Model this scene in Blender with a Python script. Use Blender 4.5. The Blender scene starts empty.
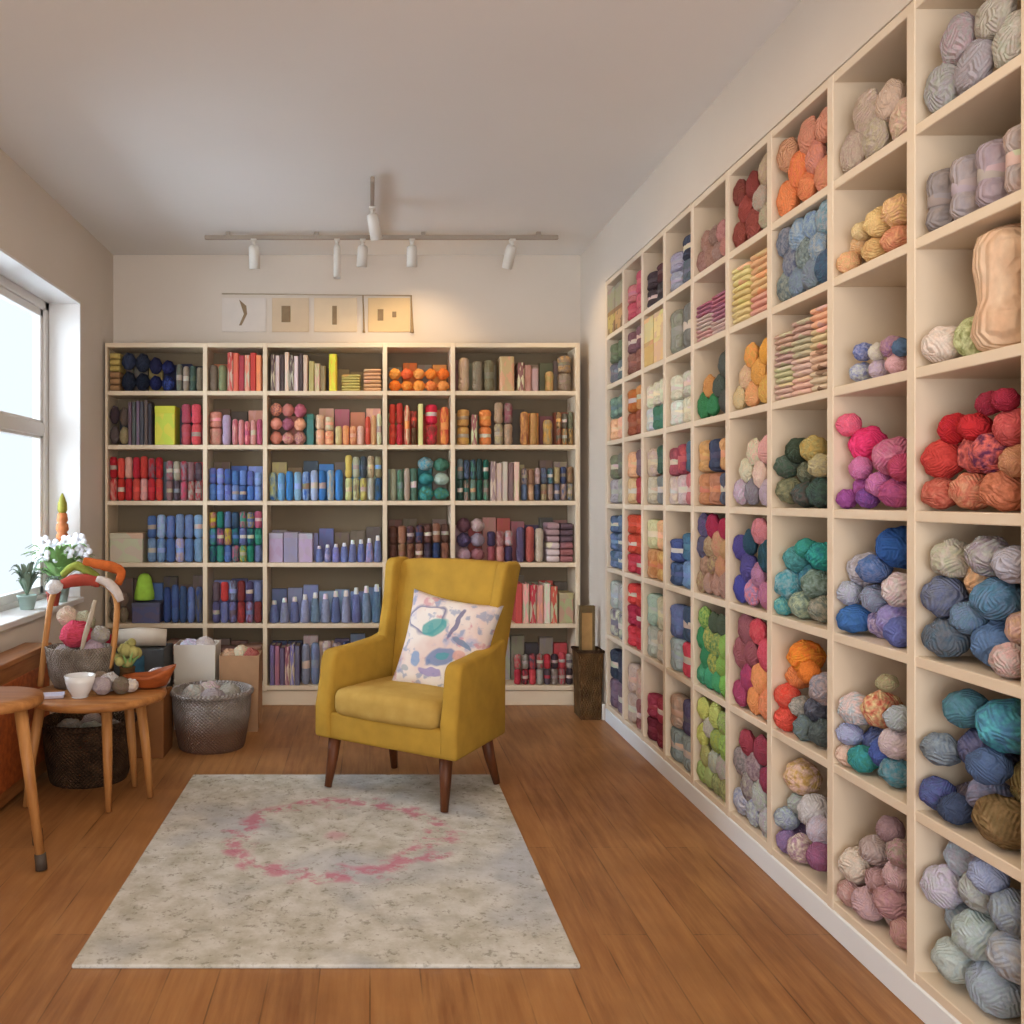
import bpy, bmesh, math, random
from mathutils import Vector, Matrix, noise
random.seed(7)
R = math.radians
S = bpy.context.scene
C = bpy.data.collections.new('shop'); S.collection.children.link(C)

# ------------------------------------------------------------------ camera
F = 923.0; VX, VY = 370.0, 498.0; EYE = 1.23
cd = bpy.data.cameras.new('camera'); cam = bpy.data.objects.new('camera', cd); C.objects.link(cam)
cam.location = (0, 0, EYE); cam.rotation_euler = (R(90), 0, 0)
cd.sensor_width = 36; cd.lens = F / 1024 * 36
cd.shift_x = (512 - VX) / 1024; cd.shift_y = (VY - 512) / 1024
cd.clip_start = .05
S.camera = cam
# ------------------------------------------------------------------ light
S.view_settings.view_transform = 'Standard'; S.view_settings.look = 'None'
S.view_settings.gamma = 1; S.view_settings.use_curve_mapping = False
S.view_settings.exposure = 0.28
w = bpy.data.worlds.new('sky'); S.world = w; w.use_nodes = True
bg = w.node_tree.nodes['Background']; bg.inputs[0].default_value = (.86, .93, 1, 1); bg.inputs[1].default_value = 0.92

def area(name, loc, rot, sx, sy, power, col):
    l = bpy.data.lights.new(name, 'AREA'); l.shape = 'RECTANGLE'; l.size = sx; l.size_y = sy
    l.energy = power; l.color = col
    o = bpy.data.objects.new(name, l); C.objects.link(o); o.location = loc; o.rotation_euler = rot
    return o
area('window_daylight', (-3.2, 3.8, 1.75), (0, R(-84), 0), 2.4, 2.4, 155, (.78, .89, 1))
area('front_fill', (-.1, -2.3, 1.3), (R(108), 0, 0), 2.3, 2.3, 98, (1, .97, .95))  # added fill from behind the camera, tilted up to brighten the ceiling
area('warm_fill', (0.1, 2.0, 2.66), (0, 0, 0), 1.0, 3.0, 19, (1, .76, .50))  # added warm fill panel below the ceiling, no fixture belongs to it

def spot(loc, target, power, deg, col=(1, .72, .42), blend=.8):
    l = bpy.data.lights.new('spot_beam', 'SPOT'); l.energy = power; l.spot_size = R(deg); l.spot_blend = blend
    l.color = col; l.shadow_soft_size = .03
    o = bpy.data.objects.new('spot_beam', l); C.objects.link(o); o.location = loc
    o.rotation_euler = (Vector(target) - Vector(loc)).to_track_quat('-Z', 'Y').to_euler()

# ------------------------------------------------------------------ materials
def lin(h):
    h = h.lstrip('#'); c = [int(h[i:i+2], 16) / 255 for i in (0, 2, 4)]
    return tuple([(x / 12.92 if x <= .04045 else ((x + .055) / 1.055) ** 2.4) for x in c]) + (1,)
class NT:
    def __init__(s, name, rough=.6, spec=.3):
        s.m = bpy.data.materials.new(name); s.m.use_nodes = True; s.t = s.m.node_tree
        s.b = s.t.nodes['Principled BSDF']; s.b.inputs['Roughness'].default_value = rough
        s.b.inputs['Specular IOR Level'].default_value = spec
    def n(s, typ, **kw):
        nd = s.t.nodes.new(typ)
        for k, v in kw.items():
            if k.startswith('i_'):
                nd.inputs[k[2:].replace('_', ' ')].default_value = v
            else: setattr(nd, k, v)
        return nd
    def l(s, a, b): s.t.links.new(a, b)
    def math(s, op, a, b=None):
        nd = s.n('ShaderNodeMath', operation=op)
        for i, v in enumerate((a, b)):
            if v is None: continue
            if isinstance(v, (int, float)): nd.inputs[i].default_value = v
            else: s.l(v, nd.inputs[i])
        return nd.outputs[0]
    def mix(s, f, a, b):
        nd = s.n('ShaderNodeMix', data_type='RGBA')
        for i, v in ((0, f), (6, a), (7, b)):
            if isinstance(v, (int, float, tuple)): nd.inputs[i].default_value = v
            else: s.l(v, nd.inputs[i])
        return nd.outputs[2]
    def ramp(s, f, lo, hi):
        nd = s.n('ShaderNodeMapRange'); nd.inputs[1].default_value = lo; nd.inputs[2].default_value = hi; s.l(f, nd.inputs[0]); return nd.outputs[0]
    def bump(s, h, strength=.4, dist=.01):
        nd = s.n('ShaderNodeBump'); nd.inputs['Strength'].default_value = strength; nd.inputs['Distance'].default_value = dist
        s.l(h, nd.inputs['Height']); s.l(nd.outputs[0], s.b.inputs['Normal'])
    def co(s): return s.n('ShaderNodeTexCoord').outputs['Object']
    def noise(s, vec, scale, detail=3, rough=.5):
        nd = s.n('ShaderNodeTexNoise'); nd.inputs['Scale'].default_value = scale; nd.inputs['Detail'].default_value = detail
        nd.inputs['Roughness'].default_value = rough; s.l(vec, nd.inputs['Vector']); return nd.outputs[0]
    def base(s, c):
        if isinstance(c, tuple): s.b.inputs['Base Color'].default_value = c
        else: s.l(c, s.b.inputs['Base Color'])
        return s.m

def plain(name, hexc, rough=.6, spec=.3, vary=.0, scale=6, bump=0, metal=0):
    t = NT(name, rough, spec); t.b.inputs['Metallic'].default_value = metal
    c = t.co(); nz = t.noise(c, scale, 4)
    a = lin(hexc); d = tuple([x * (1 - vary) for x in a[:3]]) + (1,)
    if bump: t.bump(t.noise(c, scale * 8, 3), bump, .003)
    return t.base(t.mix(t.ramp(nz, .3, .7), a, d) if vary else a)

def yarn_mat(name, freq=46, lengthwise=False):
    t = NT(name, .92, .12); co = t.co()
    oi = t.n('ShaderNodeObjectInfo'); at = t.n('ShaderNodeAttribute', attribute_type='OBJECT', attribute_name='tint')
    off = t.n('ShaderNodeVectorMath', operation='ADD'); t.l(co, off.inputs[0])
    rv = t.n('ShaderNodeCombineXYZ'); r5 = t.math('MULTIPLY', oi.outputs['Random'], 37.0)
    for i in range(3): t.l(r5, rv.inputs[i])
    t.l(rv.outputs[0], off.inputs[1]); p = off.outputs[0]
    f = t.ramp(t.noise(p, 3.4, 3), .36, .64)
    col = t.mix(f, oi.outputs['Color'], at.outputs['Color'])
    f2 = t.ramp(t.noise(p, 9, 3), .35, .7)
    hs = t.n('ShaderNodeHueSaturation'); hs.inputs['Value'].default_value = .84; hs.inputs['Saturation'].default_value = 1.0; t.l(col, hs.inputs['Color'])
    col = t.mix(f2, col, hs.outputs[0])
    if lengthwise:
        v = t.n('ShaderNodeVectorMath', operation='DOT_PRODUCT'); t.l(co, v.inputs[0]); v.inputs[1].default_value = (1, .9, .12)
    else:
        vo = t.n('ShaderNodeTexVoronoi'); vo.inputs['Scale'].default_value = 1.5; t.l(p, vo.inputs['Vector'])
        sub = t.n('ShaderNodeVectorMath', operation='SUBTRACT'); t.l(vo.outputs['Color'], sub.inputs[0]); sub.inputs[1].default_value = (.5, .5, .5)
        nm = t.n('ShaderNodeVectorMath', operation='NORMALIZE'); t.l(sub.outputs[0], nm.inputs[0])
        v = t.n('ShaderNodeVectorMath', operation='DOT_PRODUCT'); t.l(co, v.inputs[0]); t.l(nm.outputs[0], v.inputs[1])
    sn = t.math('SINE', t.math('MULTIPLY', v.outputs['Value'], freq))
    t.bump(sn, .42, .010)
    return t.base(col)
M = {}
M['yarn'] = yarn_mat('wound_yarn', 40)
M['skein'] = yarn_mat('skein_yarn', 70, True)
def objcol(name, rough=.6, sc=5, lo=.8):
    t = NT(name, rough, .3); oi = t.n('ShaderNodeObjectInfo'); co = t.co()
    at = t.n('ShaderNodeAttribute', attribute_type='OBJECT', attribute_name='tint')
    v = t.n('ShaderNodeTexVoronoi'); v.inputs['Scale'].default_value = sc; t.l(co, v.inputs['Vector'])
    sp = t.n('ShaderNodeSeparateColor'); t.l(v.outputs['Color'], sp.inputs[0])
    return t.base(t.mix(t.ramp(sp.outputs[0], .55, .6), oi.outputs['Color'], at.outputs['Color']))
M['print'] = objcol('printed_paper', .5, 3.5)
M['knit'] = objcol('folded_knit', .95, 1.2)
M['band'] = objcol('paper_band', .6, 2)
M['wall'] = plain('wall_plaster', 'dad0c4', .9, .1, .03, 2, .08)
M['ceiling'] = plain('ceiling_plaster', 'e6e4e2', .9, .1, .02, 2, .05)
M['plinth'] = plain('plinth_paint', 'e8eef4', .4, .4)
M['white'] = plain('white_paint', 'e2dfdc', .45, .4, .02)
M['laminate'] = plain('cream_laminate', 'e3d2b8', .5, .3, .04, 3)
M['laminate_r'] = plain('white_laminate', 'e2d2bc', .45, .35, .03, 3)
M['backpanel'] = plain('bookcase_back', '82745e', .7, .2, .1, 3)
M['rail'] = plain('rail_enamel', 'a2968a', .5, .3)
M['lampwhite'] = plain('lamp_enamel', 'd8d4cc', .4, .4)
M['blackish'] = plain('dark_bits', '4a4038', .6)

# wooden floor: boards run away from the camera
t = NT('oak_boards', .42, .35); co = t.co()
mp = t.n('ShaderNodeMapping'); mp.inputs['Rotation'].default_value = (0, 0, R(90)); t.l(co, mp.inputs['Vector'])
br = t.n('ShaderNodeTexBrick'); t.l(mp.outputs[0], br.inputs['Vector'])
for k, v in {'Scale': 1.0, 'Brick Width': 1.3, 'Row Height': .13, 'Mortar Size': .0022, 'Mortar Smooth': .3, 'Bias': 0}.items(): br.inputs[k].default_value = v
br.inputs['Color1'].default_value = lin('9c6a3c'); br.inputs['Color2'].default_value = lin('845530'); br.inputs['Mortar'].default_value = lin('543419')
m2 = t.n('ShaderNodeMapping'); m2.inputs['Scale'].default_value = (22, 1.6, 1); t.l(co, m2.inputs['Vector'])
gr = t.noise(m2.outputs[0], 1.6, 6, .62)
c1 = t.mix(t.ramp(gr, .35, .68), br.outputs['Color'], lin('ac7c4c'))
c2 = t.mix(t.math('MULTIPLY', t.ramp(t.noise(co, 3, 4), .45, .75), .45), c1, lin('6c4424'))
t.bump(gr, .12, .004); M['floor'] = t.base(c2)

def wood(name, a, b, sc=(1, 1, 14), rough=.5):
    t = NT(name, rough, .35); co = t.co(); mp = t.n('ShaderNodeMapping'); mp.inputs['Scale'].default_value = (18 / sc[0], 18 / sc[1], 18 / sc[2]); t.l(co, mp.inputs['Vector'])
    g = t.noise(mp.outputs[0], 2, 5, .6); t.bump(g, .15, .003)
    return t.base(t.mix(t.ramp(g, .3, .7), lin(a), lin(b)))
M['walnut'] = wood('walnut_leg', '6b3c20', '4a2814')
M['pine'] = wood('honey_wood', 'c08a52', '96602e')
M['pine_top'] = wood('honey_wood_top', 'b98048', '8e5a2c', (14, 1, 1))
M['redwood'] = wood('red_wood', 'b8622e', '84401c', (8, 1, 1))
M['chest'] = wood('chest_wood', 'a87040', '7a4a24', (1, 10, 1))

def wicker(name, a, b, fx=60, fz=60):
    t = NT(name, .85, .15); co = t.co(); s = t.n('ShaderNodeSeparateXYZ'); t.l(co, s.inputs[0])
    ang = t.math('ARCTAN2', s.outputs[1], s.outputs[0])
    u = t.math('SINE', t.math('MULTIPLY', ang, fx)); v = t.math('SINE', t.math('MULTIPLY', s.outputs[2], fz * 6.0))
    pr = t.math('MULTIPLY', u, v); t.bump(pr, .9, .006)
    nz = t.noise(co, 14, 4)
    return t.base(t.mix(t.ramp(nz, .35, .7), lin(a), lin(b)))
M['wick_dark'] = wicker('dark_wicker', '5a4330', '33241a')
M['wick_grey'] = wicker('grey_wicker', 'a0958a', '76695e')
def twotone():
    m = wicker('two_tone_wicker', 'a49c98', '857b74'); nt = m.node_tree; b = nt.nodes['Principled BSDF']; src = b.inputs['Base Color'].links[0].from_socket
    tc = nt.nodes.new('ShaderNodeTexCoord'); sp_ = nt.nodes.new('ShaderNodeSeparateXYZ'); nt.links.new(tc.outputs['Object'], sp_.inputs[0])
    mr = nt.nodes.new('ShaderNodeMapRange'); mr.inputs[1].default_value = .09; mr.inputs[2].default_value = .2; nt.links.new(sp_.outputs[2], mr.inputs[0])
    mx = nt.nodes.new('ShaderNodeMix'); mx.data_type = 'RGBA'; mx.inputs[6].default_value = lin('75594a'); nt.links.new(mr.outputs[0], mx.inputs[0]); nt.links.new(src, mx.inputs[7]); nt.links.new(mx.outputs[2], b.inputs['Base Color']); return m
M['wick_two'] = twotone()
M['wick_tan'] = wicker('tan_wicker', '7a5a38', '4e3822', 40, 40)

t = NT('mustard_weave', .88, .12); co = t.co()
t.bump(t.noise(co, 420, 2), .35, .002)
M['mustard'] = t.base(t.mix(t.ramp(t.noise(co, 12, 5), .3, .75), lin('b8933c'), lin('a48236')))
t = NT('mustard_seat_weave', .9, .1); co = t.co(); t.bump(t.noise(co, 420, 2), .35, .002)
M['mustard2'] = t.base(t.mix(t.ramp(t.noise(co, 12, 5), .3, .75), lin('c2a25a'), lin('ae8e48')))

# rug: faded grey ground, broken pink wreath
t = NT('faded_rug', .97, .05); co = t.co()
sp = t.n('ShaderNodeSeparateXYZ'); t.l(co, sp.inputs[0])
wob = t.math('MULTIPLY', t.math('SUBTRACT', t.noise(co, 5, 3), .5), .30)
X = t.math('ADD', sp.outputs[0], 0.0); Y = t.math('MULTIPLY', t.math('ADD', sp.outputs[1], -.10), 1.02)
rad = t.math('ADD', t.math('SQRT', t.math('ADD', t.math('MULTIPLY', X, X), t.math('MULTIPLY', Y, Y))), wob)
ring = t.math('SUBTRACT', 1.0, t.ramp(t.math('ABSOLUTE', t.math('SUBTRACT', rad, .36)), .035, .075))
brk = t.ramp(t.noise(co, 13, 4, .65), .46, .58)
inner = t.math('MULTIPLY', t.math('SUBTRACT', 1.0, t.ramp(rad, .0, .05)), 0.6)
pk = t.math('MULTIPLY', t.math('MAXIMUM', t.math('MULTIPLY', ring, brk), inner), .72)
g = t.mix(t.ramp(t.noise(co, 9, 5, .7), .38, .64), lin('cfcfcb'), lin('b0aea2'))
g = t.mix(t.math('MULTIPLY', t.ramp(t.noise(co, 2.2, 3), .5, .66), .55), g, lin('a9b2c4'))
g = t.mix(t.math('MULTIPLY', t.ramp(t.noise(co, 38, 3, .7), .56, .66), .6), g, lin('807c70'))
g = t.mix(pk, g, lin('c06a86'))
t.bump(t.noise(co, 260, 2), .4, .003); M['rug'] = t.base(g)

# pillow print
t = NT('pillow_print', .9, .1); co = t.co(); s = t.n('ShaderNodeSeparateXYZ'); t.l(co, s.inputs[0])
nzx = t.math('MULTIPLY', t.math('SUBTRACT', t.noise(co, 9, 2), .5), .09)
def blob(cx, cz, rx, rz, rot=0, edge=.12):
    x = t.math('ADD', t.math('SUBTRACT', s.outputs[0], cx), nzx); z = t.math('ADD', t.math('SUBTRACT', s.outputs[2], cz), nzx)
    c_, s_ = math.cos(R(rot)), math.sin(R(rot))
    xr = t.math('ADD', t.math('MULTIPLY', x, c_ / rx), t.math('MULTIPLY', z, s_ / rx))
    zr = t.math('ADD', t.math('MULTIPLY', x, -s_ / rz), t.math('MULTIPLY', z, c_ / rz))
    d = t.math('ADD', t.math('MULTIPLY', xr, xr), t.math('MULTIPLY', zr, zr))
    return t.math('SUBTRACT', 1.0, t.ramp(d, 1 - edge * 2, 1 + edge)), d
col = t.mix(t.ramp(t.noise(co, 6, 3), .42, .62), lin('e6e0dc'), lin('dcc8c4'))
col = t.mix(t.math('MULTIPLY', t.ramp(t.noise(co, 11, 3), .56, .64), .8), col, lin('b6b4cc'))
col = t.mix(t.math('MULTIPLY', t.ramp(t.noise(co, 23, 3), .56, .62), .7), col, lin('8f9fbe'))
col = t.mix(t.math('MULTIPLY', t.ramp(t.noise(co, 17, 4), .60, .66), .7), col, lin('c88c98'))
f, d = blob(-.10, .085, .082, .072, 20)
rg = t.math('MULTIPLY', f, t.ramp(d, .66, .78)); col = t.mix(rg, col, lin('76789a'))
for (cx, cz, rx, rz, ro, c_) in ((-.055, .055, .062, .035, 30, '4fa6a8'), (.01, -.055, .07, .042, 35, '6a82b0'), (.015, -.05, .03, .02, 30, '58a0ac'),
      (-.10, -.085, .02, .035, 10, '7fa0cc'), (.045, .10, .012, .06, -8, '6c6e94'), (.10, .03, .05, .014, -25, '7086a4'),
      (.09, -.04, .035, .03, 0, 'd8a8a0'), (-.03, -.13, .05, .016, -10, '9890c4'), (.10, -.10, .022, .018, 0, 'd8d0a8'), (-.14, -.13, .018, .018, 0, 'a8b0b8')):
    f, d = blob(cx, cz, rx, rz, ro); col = t.mix(t.math('MULTIPLY', f, .85), col, lin(c_))
t.bump(t.noise(co, 300, 2), .3, .002); M['pillow'] = t.base(col)

t = NT('window_glass', .02, .5); t.b.inputs['Transmission Weight'].default_value = 1; t.b.inputs['IOR'].default_value = 1.01; M['glass'] = t.base((.95, .98, 1, 1))
M['leaf'] = plain('leaf_green', '8fb870', .5, .4, .35, 20)
M['leaf_grey'] = plain('leaf_greygreen', '7c8f7c', .6, .3, .3, 20)
M['petal'] = plain('white_petal', 'e6e6ee', .6, .2, .05)
M['spike'] = plain('orange_spike', 'cc7a48', .6, .3, .35, 30)
M['spiketip'] = plain('olive_spike_tip', 'a09a3c', .6, .3, .3, 30)
M['pot'] = plain('pot_glaze', '9fb6ae', .3, .5, .1)
M['potred'] = plain('red_pot', 'a8483a', .4, .4, .1)
M['ceramic'] = plain('white_ceramic', 'e4e6e8', .2, .5, .02)
M['paper'] = plain('paper', 'd8d2c8', .8, .1, .05)
M['cardboard'] = plain('cardboard', '8a5c38', .85, .1, .2, 5)
M['kraft'] = plain('kraft_parcel', 'b08a6a', .85, .1, .25, 7)
M['crate'] = plain('dark_crate', '4e5052', .7, .2, .25, 6)
M['bulb'] = NT('lit_bulb').m
_b = M['bulb'].node_tree.nodes['Principled BSDF']; _b.inputs['Emission Color'].default_value = (1, .85, .6, 1); _b.inputs['Emission Strength'].default_value = 3

# ------------------------------------------------------------------ mesh helpers
def box(bm, x0, x1, y0, y1, z0, z1, bev=0, seg=2):
    r = bmesh.ops.create_cube(bm, size=1)
    vs = r['verts']
    for v in vs: v.co = Vector((x0 + (v.co.x + .5) * (x1 - x0), y0 + (v.co.y + .5) * (y1 - y0), z0 + (v.co.z + .5) * (z1 - z0)))
    if bev:
        es = list({e for v in vs for e in v.link_edges}); bmesh.ops.bevel(bm, geom=es, offset=bev, segments=seg, affect='EDGES', profile=.5)
    return vs
def prism(bm, pts, axis, a, b, bev=0, seg=2):
    """polygon pts in the plane normal to axis, extruded from a to b"""
    def mk(p, k): return {'x': (k, p[0], p[1]), 'y': (p[0], k, p[1]), 'z': (p[0], p[1], k)}[axis]
    A = [bm.verts.new(mk(p, a)) for p in pts]; B = [bm.verts.new(mk(p, b)) for p in pts]; n = len(pts)
    fs = [bm.faces.new(A[::-1]), bm.faces.new(B)] + [bm.faces.new((A[i], A[(i + 1) % n], B[(i + 1) % n], B[i])) for i in range(n)]
    bmesh.ops.recalc_face_normals(bm, faces=fs)
    if bev: bmesh.ops.bevel(bm, geom=list({e for f in fs for e in f.edges}), offset=bev, segments=seg, affect='EDGES', profile=.5)
def lathe(bm, prof, n=24, cx=0, cy=0, cap=True, wob=None):
    rings = []
    for (r, z) in prof:
        rings.append([bm.verts.new((cx + r * math.cos(2 * math.pi * i / n), cy + r * math.sin(2 * math.pi * i / n), z)) for i in range(n)])
    fs = []
    for a, b in zip(rings, rings[1:]):
        for i in range(n): fs.append(bm.faces.new((a[i], a[(i + 1) % n], b[(i + 1) % n], b[i])))
    if cap: fs.append(bm.faces.new(rings[0][::-1])); fs.append(bm.faces.new(rings[-1]))
    bmesh.ops.recalc_face_normals(bm, faces=fs)
def tube(bm, pts, rads, n=10):
    pts = [Vector(p) for p in pts]; rings = []
    if isinstance(rads, (int, float)): rads = [rads] * len(pts)
    up = Vector((0, 0, 1)); prev = None
    for i, p in enumerate(pts):
        d = (pts[min(i + 1, len(pts) - 1)] - pts[max(i - 1, 0)]).normalized()
        if prev is None: prev = d.cross(up) if abs(d.dot(up)) < .95 else d.cross(Vector((0, 1, 0)))
        u = (prev - d * prev.dot(d)).normalized(); prev = u; v = d.cross(u)
        rings.append([bm.verts.new(p + (u * math.cos(2 * math.pi * k / n) + v * math.sin(2 * math.pi * k / n)) * rads[i]) for k in range(n)])
    fs = []
    for a, b in zip(rings, rings[1:]):
        for i in range(n): fs.append(bm.faces.new((a[i], a[(i + 1) % n], b[(i + 1) % n], b[i])))
    fs += [bm.faces.new(rings[0][::-1]), bm.faces.new(rings[-1])]
    bmesh.ops.recalc_face_normals(bm, faces=fs)
def curve(pts, n=6):
    out = []; P = [Vector(p) for p in pts]; P = [P[0]] + P + [P[-1]]
    for i in range(1, len(P) - 2):
        for k in range(n):
            t = k / n; a, b, c, d = P[i - 1], P[i], P[i + 1], P[i + 2]
            out.append(.5 * ((2 * b) + (c - a) * t + (2 * a - 5 * b + 4 * c - d) * t * t + (3 * b - a - 3 * c + d) * t ** 3))
    out.append(P[-2]); return out
def ball(bm, c, r, seg=16, squash=(1, 1, 1), lump=0):
    rr = bmesh.ops.create_uvsphere(bm, u_segments=seg, v_segments=seg * 3 // 4, radius=1)
    for v in rr['verts']:
        k = 1 + lump * noise.noise(v.co * 2.3 + Vector(c) * 9)
        v.co = Vector((c[0] + v.co.x * r * squash[0] * k, c[1] + v.co.y * r * squash[1] * k, c[2] + v.co.z * r * squash[2] * k))
def obj(name, bm, mat, parent=None, smooth=False, loc=None):
    me = bpy.data.meshes.new(name)
    bm.to_mesh(me) if isinstance(bm, bmesh.types.BMesh) else None
    bm.free()
    if smooth: me.polygons.foreach_set('use_smooth', [True] * len(me.polygons))
    me.materials.append(M[mat] if isinstance(mat, str) else mat)
    o = bpy.data.objects.new(name, me); C.objects.link(o); o.parent = parent
    if loc: o.location = loc
    return o
def B(): return bmesh.new()
def tag(o, label, cat, group=None):
    o['label'] = label; o['category'] = cat
    if group: o['group'] = group
    return o
def thing(name, label, cat, loc=(0, 0, 0), rz=0, group=None):
    o = bpy.data.objects.new(name, None); C.objects.link(o); o.location = loc; o.rotation_euler = (0, 0, rz); o.empty_display_size = .1
    return tag(o, label, cat, group)
def struct(name, bm, mat, parent=None, **k):
    o = obj(name, bm, mat, parent, **k)
    if parent is None: o['kind'] = 'structure'
    return o
def at(px, py, Z): return Vector(((px - VX) * Z / F, Z, EYE - (py - VY) * Z / F))

# ------------------------------------------------------------------ room shell
XL, XR, YB, YF, H = -1.585, 1.30, 5.70, -1.6, 2.73
bm = B(); box(bm, XL - .3, XR + .5, YF - .2, YB + .2, -.1, 0); struct('floor', bm, 'floor')
bm = B(); box(bm, XL - .3, XR + .5, YF - .2, YB + .2, H, H + .1); struct('ceiling', bm, 'ceiling')
bm = B(); box(bm, XL - .3, XR + .5, YB, YB + .15, 0, H); struct('wall_back', bm, 'wall')
WY0, WY1, WZ0, WZ1 = 3.55, 5.06, .66, 2.304
bm = B()
for y0, y1, z0, z1 in ((YF, WY0, 0, H), (WY1, YB, 0, H), (WY0, WY1, 0, WZ0), (WY0, WY1, WZ1, H)): box(bm, XL - .26, XL, y0, y1, z0, z1)
struct('wall_left', bm, 'wall')
AY1, AY0, AZ = 5.085, 1.10, 2.425
bm = B()
box(bm, XR, XR + .42, AY1 + .012, YB, 0, H); box(bm, XR, XR + .42, AY0 - .012, AY1 + .012, AZ, H)
box(bm, XR, XR + .42, YF, AY0 - .014, 0, H); box(bm, XR + .36, XR + .42, AY0 - .014, AY1 + .012, 0, AZ)
struct('wall_right', bm, 'wall')
bm = B()
for x0, x1, z0, z1 in ((XL - .3, -1.3, 0, H), (1.1, XR + .45, 0, H), (-1.3, 1.1, 0, .25), (-1.3, 1.1, 2.5, H)): box(bm, x0, x1, YF - .2, YF, z0, z1)
struct('wall_front', bm, 'wall')
# window
win = bpy.data.objects.new('window_1', None); C.objects.link(win); win.location = (XL - .21, (WY0 + WY1) / 2, WZ0); win['kind'] = 'structure'
hw = (WY1 - WY0) / 2; hh = WZ1 - WZ0
bm = B(); f = .055
box(bm, -.035, .035, -hw, -hw + f, 0, hh, .004); box(bm, -.035, .035, hw - f, hw, 0, hh, .004)
box(bm, -.035, .035, -hw, hw, hh - f, hh, .004); box(bm, -.035, .035, -hw, hw, 0, f, .004)
obj('window_frame', bm, 'white', win)
bm = B()
for s in (-1, 1):
    y0, y1 = (-hw + f, -.012) if s < 0 else (.012, hw - f)
    for z0, z1 in ((f, .93), (.95, hh - f)):
        box(bm, -.022, .022, y0, y0 + .04, z0, z1, .003); box(bm, -.022, .022, y1 - .04, y1, z0, z1, .003)
        box(bm, -.022, .022, y0, y1, z0, z0 + .04, .003); box(bm, -.022, .022, y0, y1, z1 - .04, z1, .003)
box(bm, -.03, .03, -hw + f, hw - f, .905, .975, .004); box(bm, -.03, .03, -.03, .03, f, hh - f, .004)
obj('sash', bm, 'white', win)
bm = B(); box(bm, -.003, .003, -hw + f, hw - f, f, hh - f); obj('glass', bm, 'glass', win)
bm = B(); box(bm, XL - .17, XL + .02, WY0 - .02, WY1 - .002, WZ0 + .0, WZ0 + .03, .006); struct('trim_1', bm, 'white').name = 'trim_1'
# white painted reveals of the window
bm = B()
box(bm, XL - .17, XL - .001, WY1 - .012, WY1 + .001, WZ0 + .03, WZ1); box(bm, XL - .17, XL - .001, WY0, WY1, WZ1 - .012, WZ1 + .001); box(bm, XL - .17, XL - .001, WY0 - .001, WY0 + .012, WZ0 + .03, WZ1)
struct('trim_2', bm, 'white')
bm = B(); box(bm, XL, XL + .015, YF, YB - .26, .0, .09, .004); struct('baseboard_left', bm, 'white')
bm = B(); box(bm, XR - .015, XR, AY1 + .02, YB, 0, .09, .004); struct('baseboard_right', bm, 'white')

# ------------------------------------------------------------------ labels and repeated goods
ORD = ['first', 'second', 'third', 'fourth', 'fifth', 'sixth', 'seventh', 'eighth', 'ninth', 'tenth', 'eleventh', 'twelfth', 'thirteenth', 'fourteenth', 'fifteenth', 'sixteenth', 'seventeenth', 'eighteenth']
NUM = ['one', 'two', 'three', 'four', 'five', 'six', 'seven', 'eight', 'nine', 'ten']
NAMED = {'crimson': 'a81c28', 'red': 'd02c2c', 'dark red': '7a2028', 'coral': 'e0705c', 'orange': 'ee8030', 'amber': 'd8a040', 'yellow': 'e0d050', 'cream': 'ece0c4', 'beige': 'cdb496',
 'tan': 'b08a5c', 'brown': '6e4c34', 'dark brown': '3c2a22', 'olive': '8a8248', 'lime green': 'b8cc48', 'green': '4c9458', 'dark green': '24503c', 'teal': '2c8c90', 'turquoise': '50b8c8',
 'pale blue': 'a8c4e0', 'blue': '3a6cc0', 'denim blue': '5a7aa0', 'navy': '1c2450', 'slate grey': '5a6470', 'lavender': 'b0a8d0', 'purple': '6a4898', 'violet': '5038a0', 'plum': '6c3050', 'magenta': 'b83c90',
 'hot pink': 'ee3c7c', 'pink': 'e898a8', 'rose': 'c05070', 'mauve': 'a888a0', 'white': 'f0f0f0', 'pale grey': 'c4c4c4', 'grey': '8c8c8c', 'charcoal': '3a3a3c', 'peach': 'f0b890', 'rust': 'a85430', 'sage green': '94a888', 'black': '141416'}
def rgb(h): return [int(h[i:i+2], 16) for i in (0, 2, 4)]
def cname(h):
    a = rgb(h)
    return min(NAMED, key=lambda k: sum(wt * (x - y) ** 2 for wt, x, y in zip((3, 4, 2), a, rgb(NAMED[k]))))
def vary(h, k=.06):
    return lin('%02x%02x%02x' % tuple(max(0, min(255, int((c * .90 + b * .10 + 6) * random.uniform(1 - k, 1 + k)))) for c, b in zip(rgb(h), (205, 196, 190))))
PROTO = {}
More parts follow.
